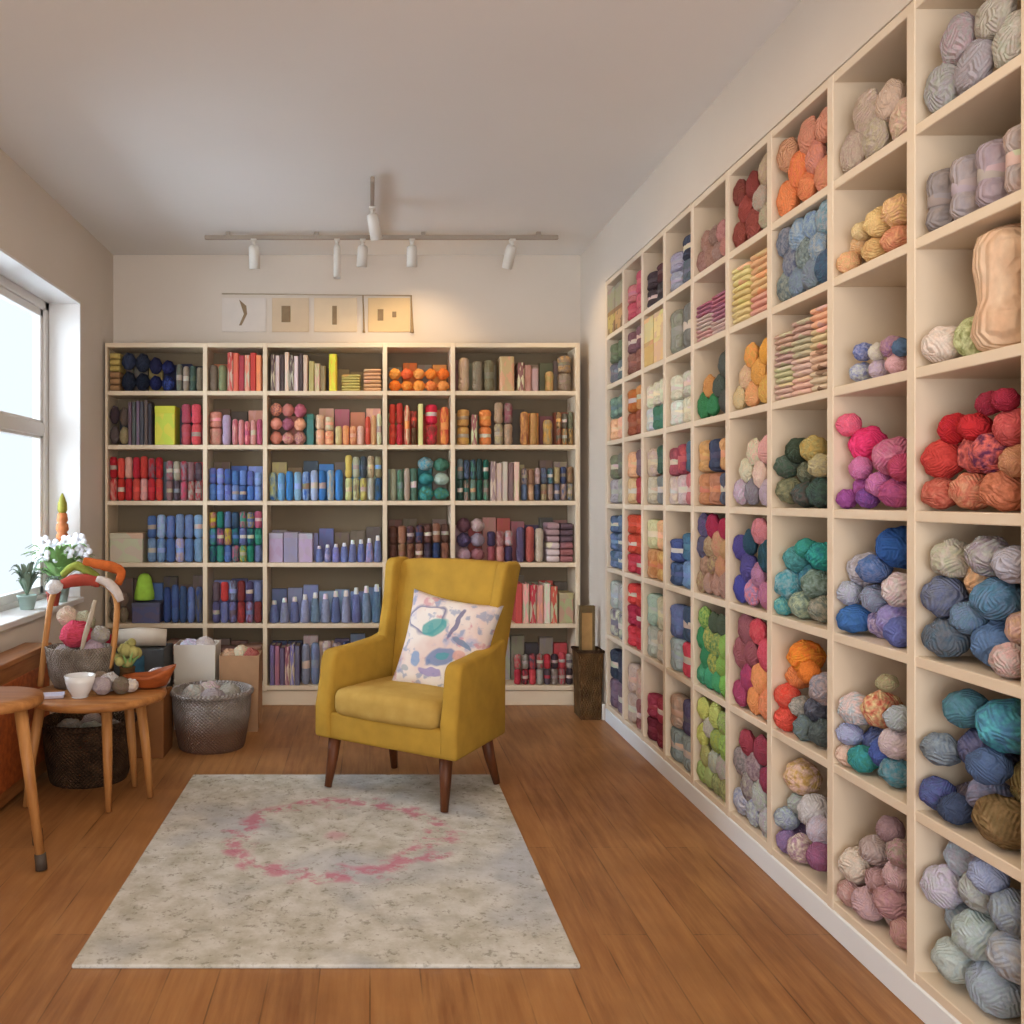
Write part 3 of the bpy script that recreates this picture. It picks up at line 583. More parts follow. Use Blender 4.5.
# other cubbies packed by colour fields: (kind, radius or width, fill left, fill right, [(u, v, colour, tint)...])
def A(s):
    out = []
    for q in s.split():
        q = q.split(','); out.append((float(q[0]), float(q[1]), q[2], q[3] if len(q) > 3 else q[2]))
    return out
AUTO = {
 (0,0): ('s',2,2,.9,.9,'.5,.9,8a8474 .5,.1,b09058,7a5c38'), (0,1): ('s',2,2,.6,.9,'.3,.1,b84858 .8,.5,c85a6a .5,.9,c87880'), (0,2): ('s',2,2,.6,.65,'.5,.3,3a3438 .8,.6,503038'), (0,3): ('s',2,2,.55,.8,'.2,.3,a09cb0 .8,.2,586078 .7,.9,343c58'),
 (1,0): ('s',2,2,.9,.9,'.5,.8,5a6a50 .5,.1,6a7078'), (1,1): ('s',2,2,.9,.95,'.5,.8,7a5058 .5,.2,8a5a4c'), (1,2): ('s',2,2,.95,.95,'.5,.5,dcc088 .3,.2,c8a468'), (1,3): ('s',2,1,.8,.8,'.5,.4,8c8880 .8,.4,70707a'),
 (2,0): ('s',2,2,.85,.85,'.5,.1,e8b890 .5,.6,4c6068,88988c'), (2,1): ('s',2,2,.85,.9,'.5,.5,b8602c .5,.1,904c34 .9,.8,d08850'), (2,2): ('s',3,2,.8,.85,'.2,.3,b8ccc0 .8,.2,3c7060 .5,.8,dcd0b8'), (2,3): ('s',2,2,.8,.8,'.5,.5,d4ccc0 .3,.1,e0dccc'),
 (3,0): ('s',2,2,.85,.9,'.5,.8,6c7460 .5,.2,9ca0a0'), (3,1): ('s',2,2,.85,.9,'.5,.8,6c5460 .3,.5,e0b080 .6,.2,a83438'), (3,2): ('s',2,2,.85,.9,'.3,.5,bcac94 .8,.6,385c4c .5,.1,7c7c88'), (3,3): ('s',3,2,.8,.9,'.3,.2,c8b4b0 .5,.6,b05054,884050 .8,.1,c07078 .5,.9,44607c'),
 (4,0): ('s',2,3,.9,.95,'.5,.8,54708c .5,.2,6884a8,445c78'), (4,1): ('s',2,3,.95,.95,'.5,.9,d04430 .5,.1,b02c3c'), (4,2): ('s',2,2,.9,.9,'.5,.3,e0b070,b87040 .3,.8,d0c4a0 .8,.9,e8a888'), (4,3): ('s',2,2,.6,.8,'.3,.5,384c80 .8,.3,688cb8 .7,.8,3c6c90'),
 (5,0): ('s',2,2,.9,.9,'.5,.8,a8b0b8 .5,.2,c8c4b4,70687c'), (5,1): ('s',2,3,.95,.95,'.5,.9,d83c34 .5,.4,a82440 .5,.1,c82c38'), (5,2): ('s',2,2,.9,.9,'.3,.5,a8b4ac .8,.5,c8c4a8 .5,.1,98b0a8'), (5,3): ('s',2,2,.85,.9,'.2,.8,5c6ca0 .8,.85,34486c .8,.5,cc4058 .2,.2,9cb8c0'),
 (6,0): ('s',2,2,.9,.9,'.5,.8,2c3448 .5,.2,705c74'), (6,1): ('s',2,2,.85,.85,'.3,.6,c8a898 .8,.2,8c5458'), (6,2): ('s',2,2,.6,.65,'.5,.5,a03444 .5,.1,701c2c'), (6,3): ('s',2,2,.8,.85,'.3,.8,b8a48c .8,.6,504868 .4,.2,8c9ca0'),
 (0,4): ('b',.046,0,.55,.6,'.3,.3,a88078,906a60 .8,.5,b87c78'), (1,4): ('f',2,3,.6,.65,'.3,.3,c0a4a0 .6,.7,a86478 .8,.2,c8b0ac'), (2,4): ('b',.050,0,.45,.7,'.2,.1,2c7c4c .8,.3,485050 .2,.8,c08850'), (3,4): ('s',3,2,.85,.85,'.5,.9,384058 .3,.5,c89460 .8,.5,d09c70 .4,.1,b87858 .9,.1,505468'),
 (4,4): ('b',.048,0,.85,.9,'.1,.9,504870 .8,.9,a02444 .3,.4,b09474,8c6c58 .8,.5,b88868 .5,.1,a88070'), (5,4): ('b',.046,0,.85,.95,'.1,.5,2c8458 .6,.9,405040 .9,.4,7cb04c .4,.6,a8b458,508848 .4,.1,3c9c70'), (6,4): ('b',.048,0,.8,.85,'.3,.9,c8d068 .8,.7,a0c058,88a060 .6,.4,b4b4a8 .2,.2,a8bc70 .8,.1,9cac6c,7c7c50'),
 (0,5): ('b',.05,0,.8,.85,'.3,.3,8c4038 .8,.6,b8a890 .5,.8,7c3430'), (1,5): ('f',2,3,.85,.9,'.3,.6,dcc488 .8,.2,dc9c8c .8,.6,e0b078 .9,.1,54385c'), (2,5): ('b',.048,0,.5,.9,'.2,.3,dcb490 .6,.4,e8a44c .9,.9,f0b040 .9,.5,c88040 .4,.1,e0a070'), (3,5): ('b',.05,0,.5,.9,'.8,.9,e89c9c .5,.4,d8c8b0 .3,.2,b8acc0 .9,.4,c0b0b8 .5,.05,787c90'),
 (4,5): ('b',.050,0,.7,.9,'.2,.2,3c3c98 .2,.5,483c88 .7,.7,1c4458 .9,.9,c87c88 .8,.4,b07098 .6,.1,e07c98,9880b8'), (5,5): ('b',.052,0,.85,.9,'.3,.8,8c4c58 .8,.7,c83c50,d85868 .3,.1,a83c68 .8,.1,e88868 .6,.3,e89860'), (6,5): ('b',.05,0,.9,.9,'.5,.9,94344c .8,.7,88304c .4,.5,a8949c,7c6c7c .8,.4,b8bcc4 .4,.1,94a0b4,c0c8d0'),
 (0,6): ('b',.055,0,.8,.9,'.3,.2,e88050 .8,.6,d88870 .5,.9,c89070'), (1,6): ('b',.050,0,.85,.95,'.3,.5,54687c,8c989c .7,.7,6c90b8,9cb0bc .8,.3,3c5878 .5,.1,74889c'), (2,6): ('f',3,4,.75,.95,'.3,.3,d0bca0 .8,.8,dcb498 .8,.3,dcc0a0,8c6c50 .3,.8,b8a890'),
 (0,7): ('b',.055,0,.6,.7,'.4,.3,b8a898 .8,.5,ccb8a0'), (0,8): ('b',.056,0,.6,.7,'.4,.3,a8a4a8 .8,.5,c0b4ac'), (1,8): ('s',4,1,.62,.62,'.2,.3,8c8084 .5,.5,a8989c .8,.3,b0a4a4'),
}
def pick(an, u, v): return min(an, key=lambda q: (q[0] - u) ** 2 + (q[1] - v) ** 2 + random.uniform(0, .03))
for (r, c), (k, p1, p2, fl, fr, txt) in AUTO.items():
    an = A(txt); y0, y1, z0, z1 = cell(r, c); W, Hc = y1 - y0, z1 - z0
    if k == 'b':
        rr = p1; items = []; cols = []; n = int(round(W / (2 * rr * .95))); lay = 0; z = z0 + rr; SX = .46; fl = min(1.1, fl * 1.3 + .05); fr = min(1.1, fr * 1.25 + .05)
        while z < z0 + Hc * max(fl, fr) - rr * .5:
            m = n if lay % 2 == 0 else n - 1
            for i in range(m):
                u = (i + .5 + (lay % 2) * .5) / n; fill = fl + (fr - fl) * u
                if z > z0 + Hc * fill - rr * .4: continue
                q = pick(an, u, (z - z0) / Hc); rv = rr * random.uniform(.88, 1.08)
                items.append([XR + rv * SX + .003, y1 - u * W, z, rv]); cols.append(q[2:])
            lay += 1; z += rr * 1.72
        relax(items, y0, y1, z0, z1, 60, .0008, SX); emit(r, c, [it + list(cl) for it, cl in zip(items, cols)], SX)
    else:
        n, tiers = int(p1), int(p2); wd = W / n
        for tr in range(tiers):
            for i in range(n):
                u = (i + .5) / n; hgt = Hc * (fl + (fr - fl) * u) * .97; th = hgt / tiers; q = pick(an, u, (tr + .5) / tiers)
                kk = 'folded' if k == 'f' else 'yarn_skein'
                if k == 's' and (r * 7 + c * 3) % 13 == 0: kk = 'box'
                nm = {'folded': 'folded knit', 'yarn_skein': 'yarn skein', 'box': 'box'}[kk]
                tn = 'only' if tiers == 1 else (['bottom', 'second', 'third', 'fourth'][tr])
                lab = fit('%%s %s, %s from left, %s tier, row %s, column %s, right shelving' % (nm, ORD[i], tn, NUM[r], NUM[c]), q[2], q[3])
                dp = (.075 if c <= 3 else .13) if k == 's' else .2
                put(kk, (XR + .003 + dp / 2, y1 - (i + .5) * wd, z0 + tr * th), (dp, wd * .93, th) , (0, 0, 0), q[2], q[3], lab, 'skeins and knits in the right shelving', True, random.choice(['c4b8aa', q[2], q[3]]) if kk != 'box' else q[3])

# ------------------------------------------------------------------ armchair
ch = thing('armchair', 'mustard yellow wingback armchair on walnut legs at the rug edge', 'armchair', (.045, 3.70, 0), R(-35))
W2 = .345
def warp(bm):
    for v in bm.verts: v.co.x *= 1 - .12 * max(0, v.co.y) / .5 * (1 if v.co.z < .6 else max(0, 1 - (v.co.z - .6) / .36 * .8)); v.co.x += .025 * min(1, max(0, (v.co.z - .6) / .36))
    return bm
bm = B(); box(bm, -W2 + .01, W2 - .01, .012, .50, .22, .335, .018, 3); obj('seat_base', warp(bm), 'mustard', ch, True)
bm = B(); box(bm, -.252, .252, .004, .42, .325, .435, .035, 4)
bmesh.ops.subdivide_edges(bm, edges=[e for e in bm.edges if e.calc_length() > .2], cuts=6, use_grid_fill=True)
for v in bm.verts:
    u = 1 - min(1, (v.co.x / .26) ** 2); q = 1 - min(1, ((v.co.y - .21) / .22) ** 2)
    if v.co.z > .40: v.co.z += .018 * u * q
    if v.co.y < .06: v.co.y -= .018 * u
obj('seat_cushion', warp(bm), 'mustard2', ch, True)
for s in (-1, 1):
    bm = B()
    prof = [(.0, .225), (.0, .36), (.018, .43), (.03, .50), (.038, .555), (.058, .583), (.09, .588), (.20, .592), (.36, .605), (.46, .63), (.50, .63), (.50, .225)]
    xa, xb = (s * W2, s * (W2 - .078)); prism(bm, prof, 'x', min(xa, xb), max(xa, xb), .016, 3)
    obj('arm', warp(bm), 'mustard', ch, True)
# back: leaning slab, slightly wider at the top
bm = B()
def backpt(x, z, y): return (x, y + (z - .4) * .16, z)
prism(bm, [(-.262, .30), (.262, .30), (.262, .60), (.285, .93), (.24, .952), (0, .958), (-.24, .952), (-.285, .93), (-.262, .60)], 'y', .40, .50, .02, 3)
for v in bm.verts: v.co.y += max(0, v.co.z - .4) * .19
obj('backrest', warp(bm), 'mustard', ch, True)
for s in (-1, 1):
    bm = B(); xa, xb = s * .318, s * .262
    prism(bm, [(.42, .57), (.385, .60), (.40, .68), (.43, .80), (.445, .93), (.465, .955), (.56, .958), (.60, .94), (.545, .57), (.50, .40), (.44, .40)], 'x', min(xa, xb), max(xa, xb), .014, 3)
    obj('wing', warp(bm), 'mustard', ch, True)
for (fx, fy, tx, ty) in ((-.285, .02, -.275, .06), (.275, .03, .265, .06), (.275, .47, .24, .43), (-.235, .45, -.23, .42)):
    bm = B(); tube(bm, [(tx, ty, .235), ((tx * .6 + fx * .4), (ty * .6 + fy * .4), .13), (fx, fy, .004 if fx == -.235 else .0165)], [.028, .023, .015], 12); obj('leg', bm, 'walnut', ch, True)

# cushion on the chair
bm = B(); n = 22; g = {}
for sd in (1, -1):
    for i in range(n + 1):
        for j in range(n + 1):
            u, v = i / n * 2 - 1, j / n * 2 - 1
            if sd < 0 and (abs(u) == 1 or abs(v) == 1): g[(sd, i, j)] = g[(1, i, j)]; continue
            pin = 1 - .10 * ((1 - u * u) * (v * v) * .9); pin2 = 1 - .10 * ((1 - v * v) * (u * u) * .9)
            th = .062 * ((1 - u ** 4) * (1 - v ** 4)) ** .55
            g[(sd, i, j)] = bm.verts.new((u * .207 * pin2, -sd * th, v * .218 * pin))
    for i in range(n):
        for j in range(n):
            q = [g[(sd, i, j)], g[(sd, i + 1, j)], g[(sd, i + 1, j + 1)], g[(sd, i, j + 1)]]
            bm.faces.new(q if sd > 0 else q[::-1])
pw = obj('cushion', bm, 'pillow', None, True)
rz = Matrix.Rotation(R(-24), 4, 'Z'); 
ctr = Vector((.047, 3.725, 0)) + Matrix.Rotation(R(-35), 3, 'Z') @ Vector((.115, .315, .600))
pw.matrix_world = Matrix.Translation(ctr) @ rz @ Matrix.Rotation(R(-19), 4, 'X') @ Matrix.Rotation(R(8), 4, 'Y')
tag(pw, 'square white cushion with teal and blue pattern leaning in the mustard armchair', 'cushion')

# rug
bm = B(); box(bm, -.665, .665, -.83, .83, 0, .012, .004, 2)
rg = obj('rug', bm, 'rug', None, False, (-.115, 3.24, .0)); tag(rg, 'faded grey patterned rug with broken pink wreath lying on the wooden floor', 'rug')

# ------------------------------------------------------------------ track lights
tk = thing('track_light_rail', 'pale ceiling track running across the room before the back wall', 'light track', (0, 5.2, 0))
bm = B(); box(bm, -.93, 1.06, -.010, .010, H - .045, H - .02, .003, 1)
for x in (-.8, -.3, .3, .95): box(bm, x - .012, x + .012, -.006, .006, H - .021, H - .001)
obj('rail', bm, 'rail', tk)
bm = B(); box(bm, .001, .021, -.95, -.011, H - .045, H - .02, .003, 1); box(bm, .005, .017, -.9, -.88, H - .021, H - .001); obj('cross_rail', bm, 'rail', tk)
def lamp(x, y, top, ln, tilt, yaw, label, lit=False, r=.03):
    L = thing('track_spotlight', label, 'spotlight', (x, y, top), 0, None)
    bm = B(); tube(bm, [(0, 0, 0), (0, 0, -.035)], .009, 10); box(bm, -.016, .016, -.03, .03, -.012, -.0005, .002, 1); obj('bracket', bm, 'lampwhite', L, True)
    bm = B(); lathe(bm, [(r * .55, .0), (r * .9, -.008), (r, -.03), (r, -ln), (r * .86, -ln), (r * .8, -ln + .02)], 24, cap=True)
    h = obj('lamp_head', bm, 'lampwhite', L, True); h.location = (0, 0, -.03); h.rotation_euler = (R(tilt), 0, R(yaw))
    bm = B(); lathe(bm, [(r * .76, -ln + .015), (r * .5, -ln + .008)], 20); b = obj('bulb', bm, 'bulb' if lit else 'ceramic', h, True)
T0 = H - .0455
lamp(-.653, 5.2, T0, .13, 12, 0, 'white track spotlight farthest left on the ceiling rail')
lamp(-.185, 5.2, T0, .19, -6, 0, 'slim white track spotlight hanging lowest, second from left on rail', r=.02)
lamp(-.04, 5.2, T0, .12, 10, 20, 'white track spotlight just below the rail junction, third from left')
lamp(.237, 5.2, T0, .12, 14, 0, 'white track spotlight above the picture cards, fourth from left')
lamp(.80, 5.2, T0, .13, 28, 20, 'lit white track spotlight at the right end of rail', True)
lamp(.011, 4.62, T0, .13, 20, -30, 'white track spotlight on the cross rail nearest the camera', True)
spot((.24, 5.2, 2.52), (.28, 5.68, 2.05), 9, 100)
spot((.84, 5.12, 2.55), (1.25, 5.1, 1.6), 7, 120)
spot((-.04, 5.15, 2.5), (-.25, 5.6, 1.7), 5, 110)
spot((.011, 4.5, 2.5), (1.3, 3.4, 1.6), 9, 100)

# ------------------------------------------------------------------ cards above the bookcase
ZC = YB - .004
cards = [(222, 266, 'e0d8d0', 'slant'), (272, 309, 'd8c4a8', 'block'), (314, 357, 'e0cdb0', 'bar'), (368, 410, 'dcc298', 'two')]
names = ['pale grey card with a slanting dark mark, leftmost above the bookcase', 'tan card with a brown square motif above the bookcase', 'cream card with a dark upright bar above the bookcase', 'warm tan card with two small marks, rightmost above the bookcase']
for (x0, x1, hc, mk), nm in zip(cards, names):
    p0, p1 = at(x0, 298, ZC), at(x1, 332, ZC); cx = (p0.x + p1.x) / 2; w_, h_ = (p1.x - p0.x) / 2, (p0.z - p1.z)
    t_ = thing('picture_card', nm, 'picture', (cx, YB - .001, p1.z))
    bm = B(); box(bm, -w_, w_, -.006, 0, 0, h_, .001, 1); obj('card', bm, plain('card_' + mk, hc, .8, .1, .06, 12), t_)
    bm = B()
    if mk == 'slant': prism(bm, [(-.03, .04), (-.015, .04), (.02, .11), (.015, .16), (-.03, .2), (.0, .11)], 'y', -.009, -.0062)
    if mk == 'block': box(bm, -.055, .0, -.009, -.0062, .06, .16)
    if mk == 'bar': box(bm, -.02, .008, -.009, -.0062, .045, .16); 
    if mk == 'two': box(bm, -.07, -.035, -.009, -.0062, .07, .14, .001, 1); box(bm, .02, .045, -.009, -.0062, .09, .125, .001, 1)
    obj('motif', bm, plain('motif_' + mk, '9a8468', .8, .1, .2, 20), t_)
bm = B(); a, b = at(222, 294, ZC), at(412, 296, ZC); tube(bm, [a + Vector((0, -.008, 0)), b + Vector((0, -.008, 0))], .0035, 8)
tag(obj('hanging_rod', bm, plain('rod', 'b8a890'), None, True), 'thin pale rod along the top of the cards on the back wall', 'rod')
for i, (px, wds) in enumerate(((363, 'thin brown knitting needle hanging left of the rightmost card'), (411, 'thick brown knitting needle hanging right of the rightmost card'))):
    bm = B(); a, b = at(px, 296, ZC), at(px + 1, 333, ZC); tube(bm, [a + Vector((0, -.016, 0)), b + Vector((0, -.016, .02)), b + Vector((0, -.016, 0))], [.004, .006 + .004 * i, .009 + .004 * i], 8)
    tag(obj('knitting_needle', bm, plain('needle_%d' % i, 'a08864'), None, True), wds, 'knitting needle')

# ------------------------------------------------------------------ left corner: table and its things
tb = thing('side_table', 'low round wooden side table with splayed legs, crowded with baskets', 'table', (-1.11, 3.78, 0))
bm = B(); lathe(bm, [(.25, .405), (.268, .412), (.272, .425), (.268, .438), (.25, .44)], 48); obj('tabletop', bm, 'pine_top', tb, True)
for (fx, fy) in ((-1.02, 3.60), (-.90, 3.78), (-1.365, 3.66), (-1.0, 3.92)):
    x, y = fx + 1.11, fy - 3.78; bm = B(); tube(bm, [(x * .8, y * .8, .41), (x * .92, y * .92, .2), (x, y, .006)], [.022, .019, .012], 12); obj('leg', bm, 'pine', tb, True)
st = thing('wooden_stool', 'wooden stool cut by the left edge, in front of the round table', 'stool', (-1.28, 3.12, 0))
bm = B(); lathe(bm, [(.13, .525), (.165, .53), (.17, .545), (.165, .56), (.13, .565)], 32); obj('seat', bm, 'pine_top', st, True)
for (x, y) in ((.19, -.07), (-.1, -.16), (-.12, .13), (.10, .15)):
    bm = B(); tube(bm, [(x * .6, y * .6, .53), (x, y, .05)], [.022, .015], 12); l_ = obj('leg', bm, 'pine', st, True)
    bm = B(); tube(bm, [(x, y, .055), (x * 1.03, y * 1.03, .003)], [.019, .019], 12); obj('foot_cap', bm, 'blackish', l_, True)

def basket(name, label, loc, r0, r1, h, mat, handles=False, oval=1, rim=None):
    t_ = thing(name, label, 'basket', loc); bm = B()
    prof = [(r0 * .5, .004), (r0 * .96, .0), (r0, .02)] + [(r0 + (r1 - r0) * math.sin(k / 8 * math.pi / 2), .02 + (h - .02) * k / 8) for k in range(1, 9)] + [(r1 + .008, h + .006), (r1, h + .014), (r1 - .014, h + .006), (r1 - .018, h - .02), (r1 - .025, h * .55), (r0 * .6, h * .52)]
    lathe(bm, prof, 40)
    for v in bm.verts: v.co.y *= oval
    obj('basket_body', bm, mat, t_, True)
    bm = B(); 
    pts = [(r1 * math.cos(a * math.pi / 16), r1 * oval * math.sin(a * math.pi / 16), h + .004) for a in range(33)]
    tube(bm, pts, .014, 8); obj('rim', bm, rim or mat, t_, True)
    return t_
basket('wicker_basket', 'dark brown wicker basket standing on the floor under the round table', (-1.235, 4.06, 0), .17, .195, .25, 'wick_dark')
yz = .22
for i, (x, y, r, c, lab) in enumerate(((-1.31, 4.02, .058, '8c8078', 'grey brown'), (-1.20, 3.98, .058, 'a09890', 'pale grey'), (-1.14, 4.07, .05, '786c64', 'dark taupe'), (-1.24, 4.13, .055, '908478', 'mid taupe'))):
    put('yarn_ball', (x, y, .16 + r), (r, r, r * .9), (0, 0, i), c, c, '%s yarn ball inside the dark wicker basket under the table' % lab, 'yarn balls in the dark basket')
basket('wicker_basket', 'large two tone grey and brown round basket on the floor beside the table', (-.785, 4.58, 0), .165, .195, .27, 'wick_two')
for i, (x, y, r, c, lab) in enumerate(((-.865, 4.54, .06, 'a89c94', 'taupe'), (-.765, 4.50, .06, '8c8888', 'silver grey'), (-.70, 4.59, .058, '988c84', 'warm grey'), (-.81, 4.66, .06, 'b8b0a8', 'pale grey'))):
    put('yarn_ball', (x, y, .19 + r), (r, r, r), (0, 0, i), c, c, '%s yarn ball in the large grey basket on the floor' % lab, 'yarn balls in the large basket')
bm = B(); box(bm, -1.16, -.975, 4.36, 4.56, 0, .30, .006, 2); t_ = tag(obj('cardboard_box', bm, 'cardboard'), 'plain brown cardboard box on the floor between table and large basket', 'box')
put('yarn_ball', (-1.02, 4.45, .36), (.055, .055, .06), (0, 0, 1), 'c8c0bc', 'a8a09c', 'off white yarn ball resting on the brown cardboard box', None)
put('yarn_ball', (-1.11, 4.44, .345), (.045, .045, .045), (0, 0, 2), '7c6c60', '7c6c60', 'brown yarn ball resting on the brown cardboard box', None)

# bags and crates by the bookcase
def bag(name, label, x, y, w_, d_, h_, mat, cat):
    bm = B(); prism(bm, [(-w_ / 2 + .01, 0), (w_ / 2 - .01, 0), (w_ / 2, h_), (w_ / 2 - .006, h_), (w_ / 2 - .02, .02), (-w_ / 2 + .02, .02), (-w_ / 2 + .006, h_), (-w_ / 2, h_)], 'y', -d_ / 2, d_ / 2)
    box(bm, -w_ / 2 + .004, w_ / 2 - .004, -d_ / 2, -d_ / 2 + .006, .0, h_ - .001); box(bm, -w_ / 2 + .004, w_ / 2 - .004, d_ / 2 - .006, d_ / 2, .0, h_ - .001)
    for v in bm.verts: v.co += Vector((noise.noise(v.co * 7), noise.noise(v.co * 7 + Vector((5, 5, 5))), 0)) * .012
    o = obj(name, bm, mat, None, False, (x, y, 0)); return tag(o, label, cat)
bag('paper_bag', 'crumpled white grey paper bag standing behind the large basket', -.93, 4.99, .22, .18, .45, 'paper', 'bag')
bag('paper_bag', 'brown kraft paper bag standing right of the white bag', -.69, 4.95, .21, .18, .40, 'kraft', 'bag')
for i, (x, z, r, c, lab) in enumerate(((-.755, .37, .05, 'b89070', 'tan'), (-.64, .375, .05, '9a5044', 'brick red'), (-.69, .40, .04, 'd0b8a0', 'beige'))):
    put('yarn_ball', (x, 4.95, z), (r, r, r), (0, 0, i), c, c, '%s yarn ball poking out of the brown paper bag' % lab, 'yarn in the brown paper bag')
for i, (x, z, r, c, lab) in enumerate(((-.975, .42, .055, 'c8ccd8', 'ice blue'), (-.89, .425, .055, 'b8b0b4', 'light grey'))):
    put('yarn_ball', (x, 4.99, z), (r, r, r), (0, 0, i), c, c, '%s yarn ball poking out of the white paper bag' % lab, 'yarn in the white paper bag')
cr = thing('crate', 'dark grey crate with a blue picture on its front, left of white bag', 'crate', (-1.19, 4.86, 0))
bm = B(); box(bm, -.13, .13, -.11, .11, 0, .45, .006, 2); obj('crate_body', bm, 'crate', cr)
bm = B(); box(bm, -.09, .03, -.116, -.11, .28, .42, .002, 1); obj('picture', bm, plain('blue_picture', '3f6c84', .6, .2, .5, 18), cr)
bm = B(); tube(bm, [(-1.33, 4.84, .497), (-1.2, 4.83, .503), (-1.07, 4.85, .497)], [.045, .05, .045], 16)
tag(obj('fabric_roll', bm, plain('cream_fabric', 'd4cabc', .95, .05, .12, 14), None, True), 'cream fabric roll lying on top of the dark grey crate', 'fabric roll')
cr2 = thing('crate', 'plain taupe crate behind the basket, below the crimson box', 'crate', (-1.45, 4.86, 0))
bm = B(); box(bm, -.10, .11, -.1, .1, 0, .385, .006, 2); obj('crate_body', bm, 'kraft', cr2)
bm = B(); box(bm, -1.47, -1.345, 4.79, 4.90, .386, .51, .012, 2); tag(obj('fabric_box', bm, plain('crimson_knit', 'b8344c', .9, .1, .35, 26)), 'crimson and pink patterned box on the taupe crate', 'box')

# things on the round table
zt = .4405
bw = thing('bowl', 'white ceramic bowl on the front of the round table', 'bowl', (-1.15, 3.66, zt))
bm = B(); lathe(bm, [(.025, 0), (.03, .004), (.045, .03), (.056, .06), (.06, .088), (.056, .088), (.05, .06), (.03, .02), (.01, .014)], 32); obj('bowl_body', bm, 'ceramic', bw, True)
bm = B(); lathe(bm, [(.03, .0), (.033, .003)], 32); obj('foot_ring', bm, 'ceramic', bw, True)
bm = B(); box(bm, -.06, .06, -.04, .04, 0, .012, .002, 1); o = obj('booklet', bm, plain('lilac_paper', 'c8c4d8', .8, .1), None, False, (-1.275, 3.66, zt)); o.rotation_euler = (0, 0, .25); tag(o, 'thin lilac booklet lying left of the white bowl', 'booklet')
# handled basket
hb = thing('handled_basket', 'grey oval basket with tall arched wooden handle on the round table', 'basket', (-1.215, 3.86, zt))
bm = B(); lathe(bm, [(.04, .0), (.09, .002), (.112, .05), (.125, .15), (.128, .17), (.12, .172), (.108, .15), (.09, .09), (.02, .085)], 36)
for v in bm.verts: v.co.x *= 1.12; v.co.y *= .82
obj('basket_body', bm, 'wick_grey', hb, True)
P = lambda px, py, Z=3.86: at(px, py, Z) - Vector((-1.215, 3.86, zt))
arch = curve([P(40, 686), P(45, 645), P(51, 602), P(60, 585), P(80, 580), P(100, 582), P(113, 592), P(117, 610), P(113, 650), P(109, 668)], 5)
bm = B(); tube(bm, arch, [.013] * len(arch), 10); obj('handle', bm, 'pine', hb, True)
def scarf(pts, r, col, label, v=.2):
    bm = B(); c = curve([at(*p) for p in pts], 5); m = len(c); tube(bm, c, [r * (.7 + .3 * math.sin(math.pi * i / (m - 1))) for i in range(m)], 12)
    for q in bm.verts: q.co += q.co.normalized() * 0 + Vector((0, 0, .004)) * noise.noise(q.co * 40)
    tag(obj('scarf', bm, plain('scarf_' + col, col, .95, .05, v, 30, .4), None, True), label, 'scarf', 'scarves on the basket handle')
scarf([(62, 585, 3.85), (72, 581, 3.85), (86, 580, 3.85), (100, 583, 3.85)], .026, 'a84c40', 'brick red scarf wound round the top of the basket handle')
scarf([(97, 579, 3.84), (108, 583, 3.84), (116, 591, 3.84), (121, 601, 3.84)], .020, 'd4ccc8', 'white scarf wound round the right shoulder of the basket handle')
scarf([(84, 561, 3.86), (98, 564, 3.86), (112, 567, 3.86), (121, 572, 3.86), (118, 584, 3.87)], .022, 'cc6c38', 'orange scarf draped over the right of the basket handle', .35)
scarf([(62, 575, 3.88), (75, 566, 3.88), (88, 571, 3.88), (98, 577, 3.88)], .019, '94a04c', 'olive green scarf draped behind the brick red one', .35)
scarf([(95, 600, 3.80), (90, 620, 3.79), (85, 636, 3.79), (82, 650, 3.79)], .011, 'b8ac9c', 'beige scarf trailing down inside the handled basket')
put('yarn_ball', at(54, 587, 3.80), (.033, .033, .033), (0, 0, 0), 'e4e4ec', 'd4d4e4', 'small white yarn ball tied at the left bend of the handle', None)
put('yarn_ball', at(76, 634, 3.84), (.062, .06, .058), (0, 0, 0), 'b82c48', 'c83c54', 'crimson yarn ball heaped on top of the handled basket', None)
for px, py, Z, r, c, lab in ((66, 655, 3.83, .05, '8c8480', 'grey'), (93, 652, 3.83, .048, 'a09c9c', 'silver'), (84, 622, 3.90, .045, 'b0a494', 'oatmeal'), (100, 635, 3.86, .04, '9c9490', 'taupe'), (67, 616, 3.88, .04, 'c8b8a4', 'cream')):
    put('yarn_ball', at(px, py, Z), (r, r, r), (0, 0, px), c, c, '%s yarn ball heaped in the handled basket on the table' % lab, 'yarn heaped in the handled basket')
# flower arrangement and small balls at the right of the table
fa = thing('flower_posy', 'small posy of cream and yellow green flowers at the table back', 'flowers', (-1.02, 3.88, zt))
bm = B(); lathe(bm, [(.028, 0), (.036, .02), (.03, .07), (.034, .08), (.026, .08)], 20); obj('vase', bm, 'wick_tan', fa, True)
bm = B()
for i in range(16):
    a = i * 2.4; rr = .015 + .035 * ((i * 37) % 10) / 10; ball(bm, (rr * math.cos(a), rr * math.sin(a), .10 + .09 * ((i * 53) % 10) / 10), .014 + .006 * (i % 3), 8)
obj('blossoms', bm, plain('posy_green', 'b4b070', .7, .1, .4, 30), fa, True)
bm = B()
for i in range(10):
    a = i * .63 + .3; tube(bm, [(0, 0, .06), (.03 * math.cos(a), .03 * math.sin(a), .11), (.06 * math.cos(a), .06 * math.sin(a), .13 + .01 * (i % 3))], [.004, .008, .001], 6)
obj('stems', bm, 'leaf', fa, True)
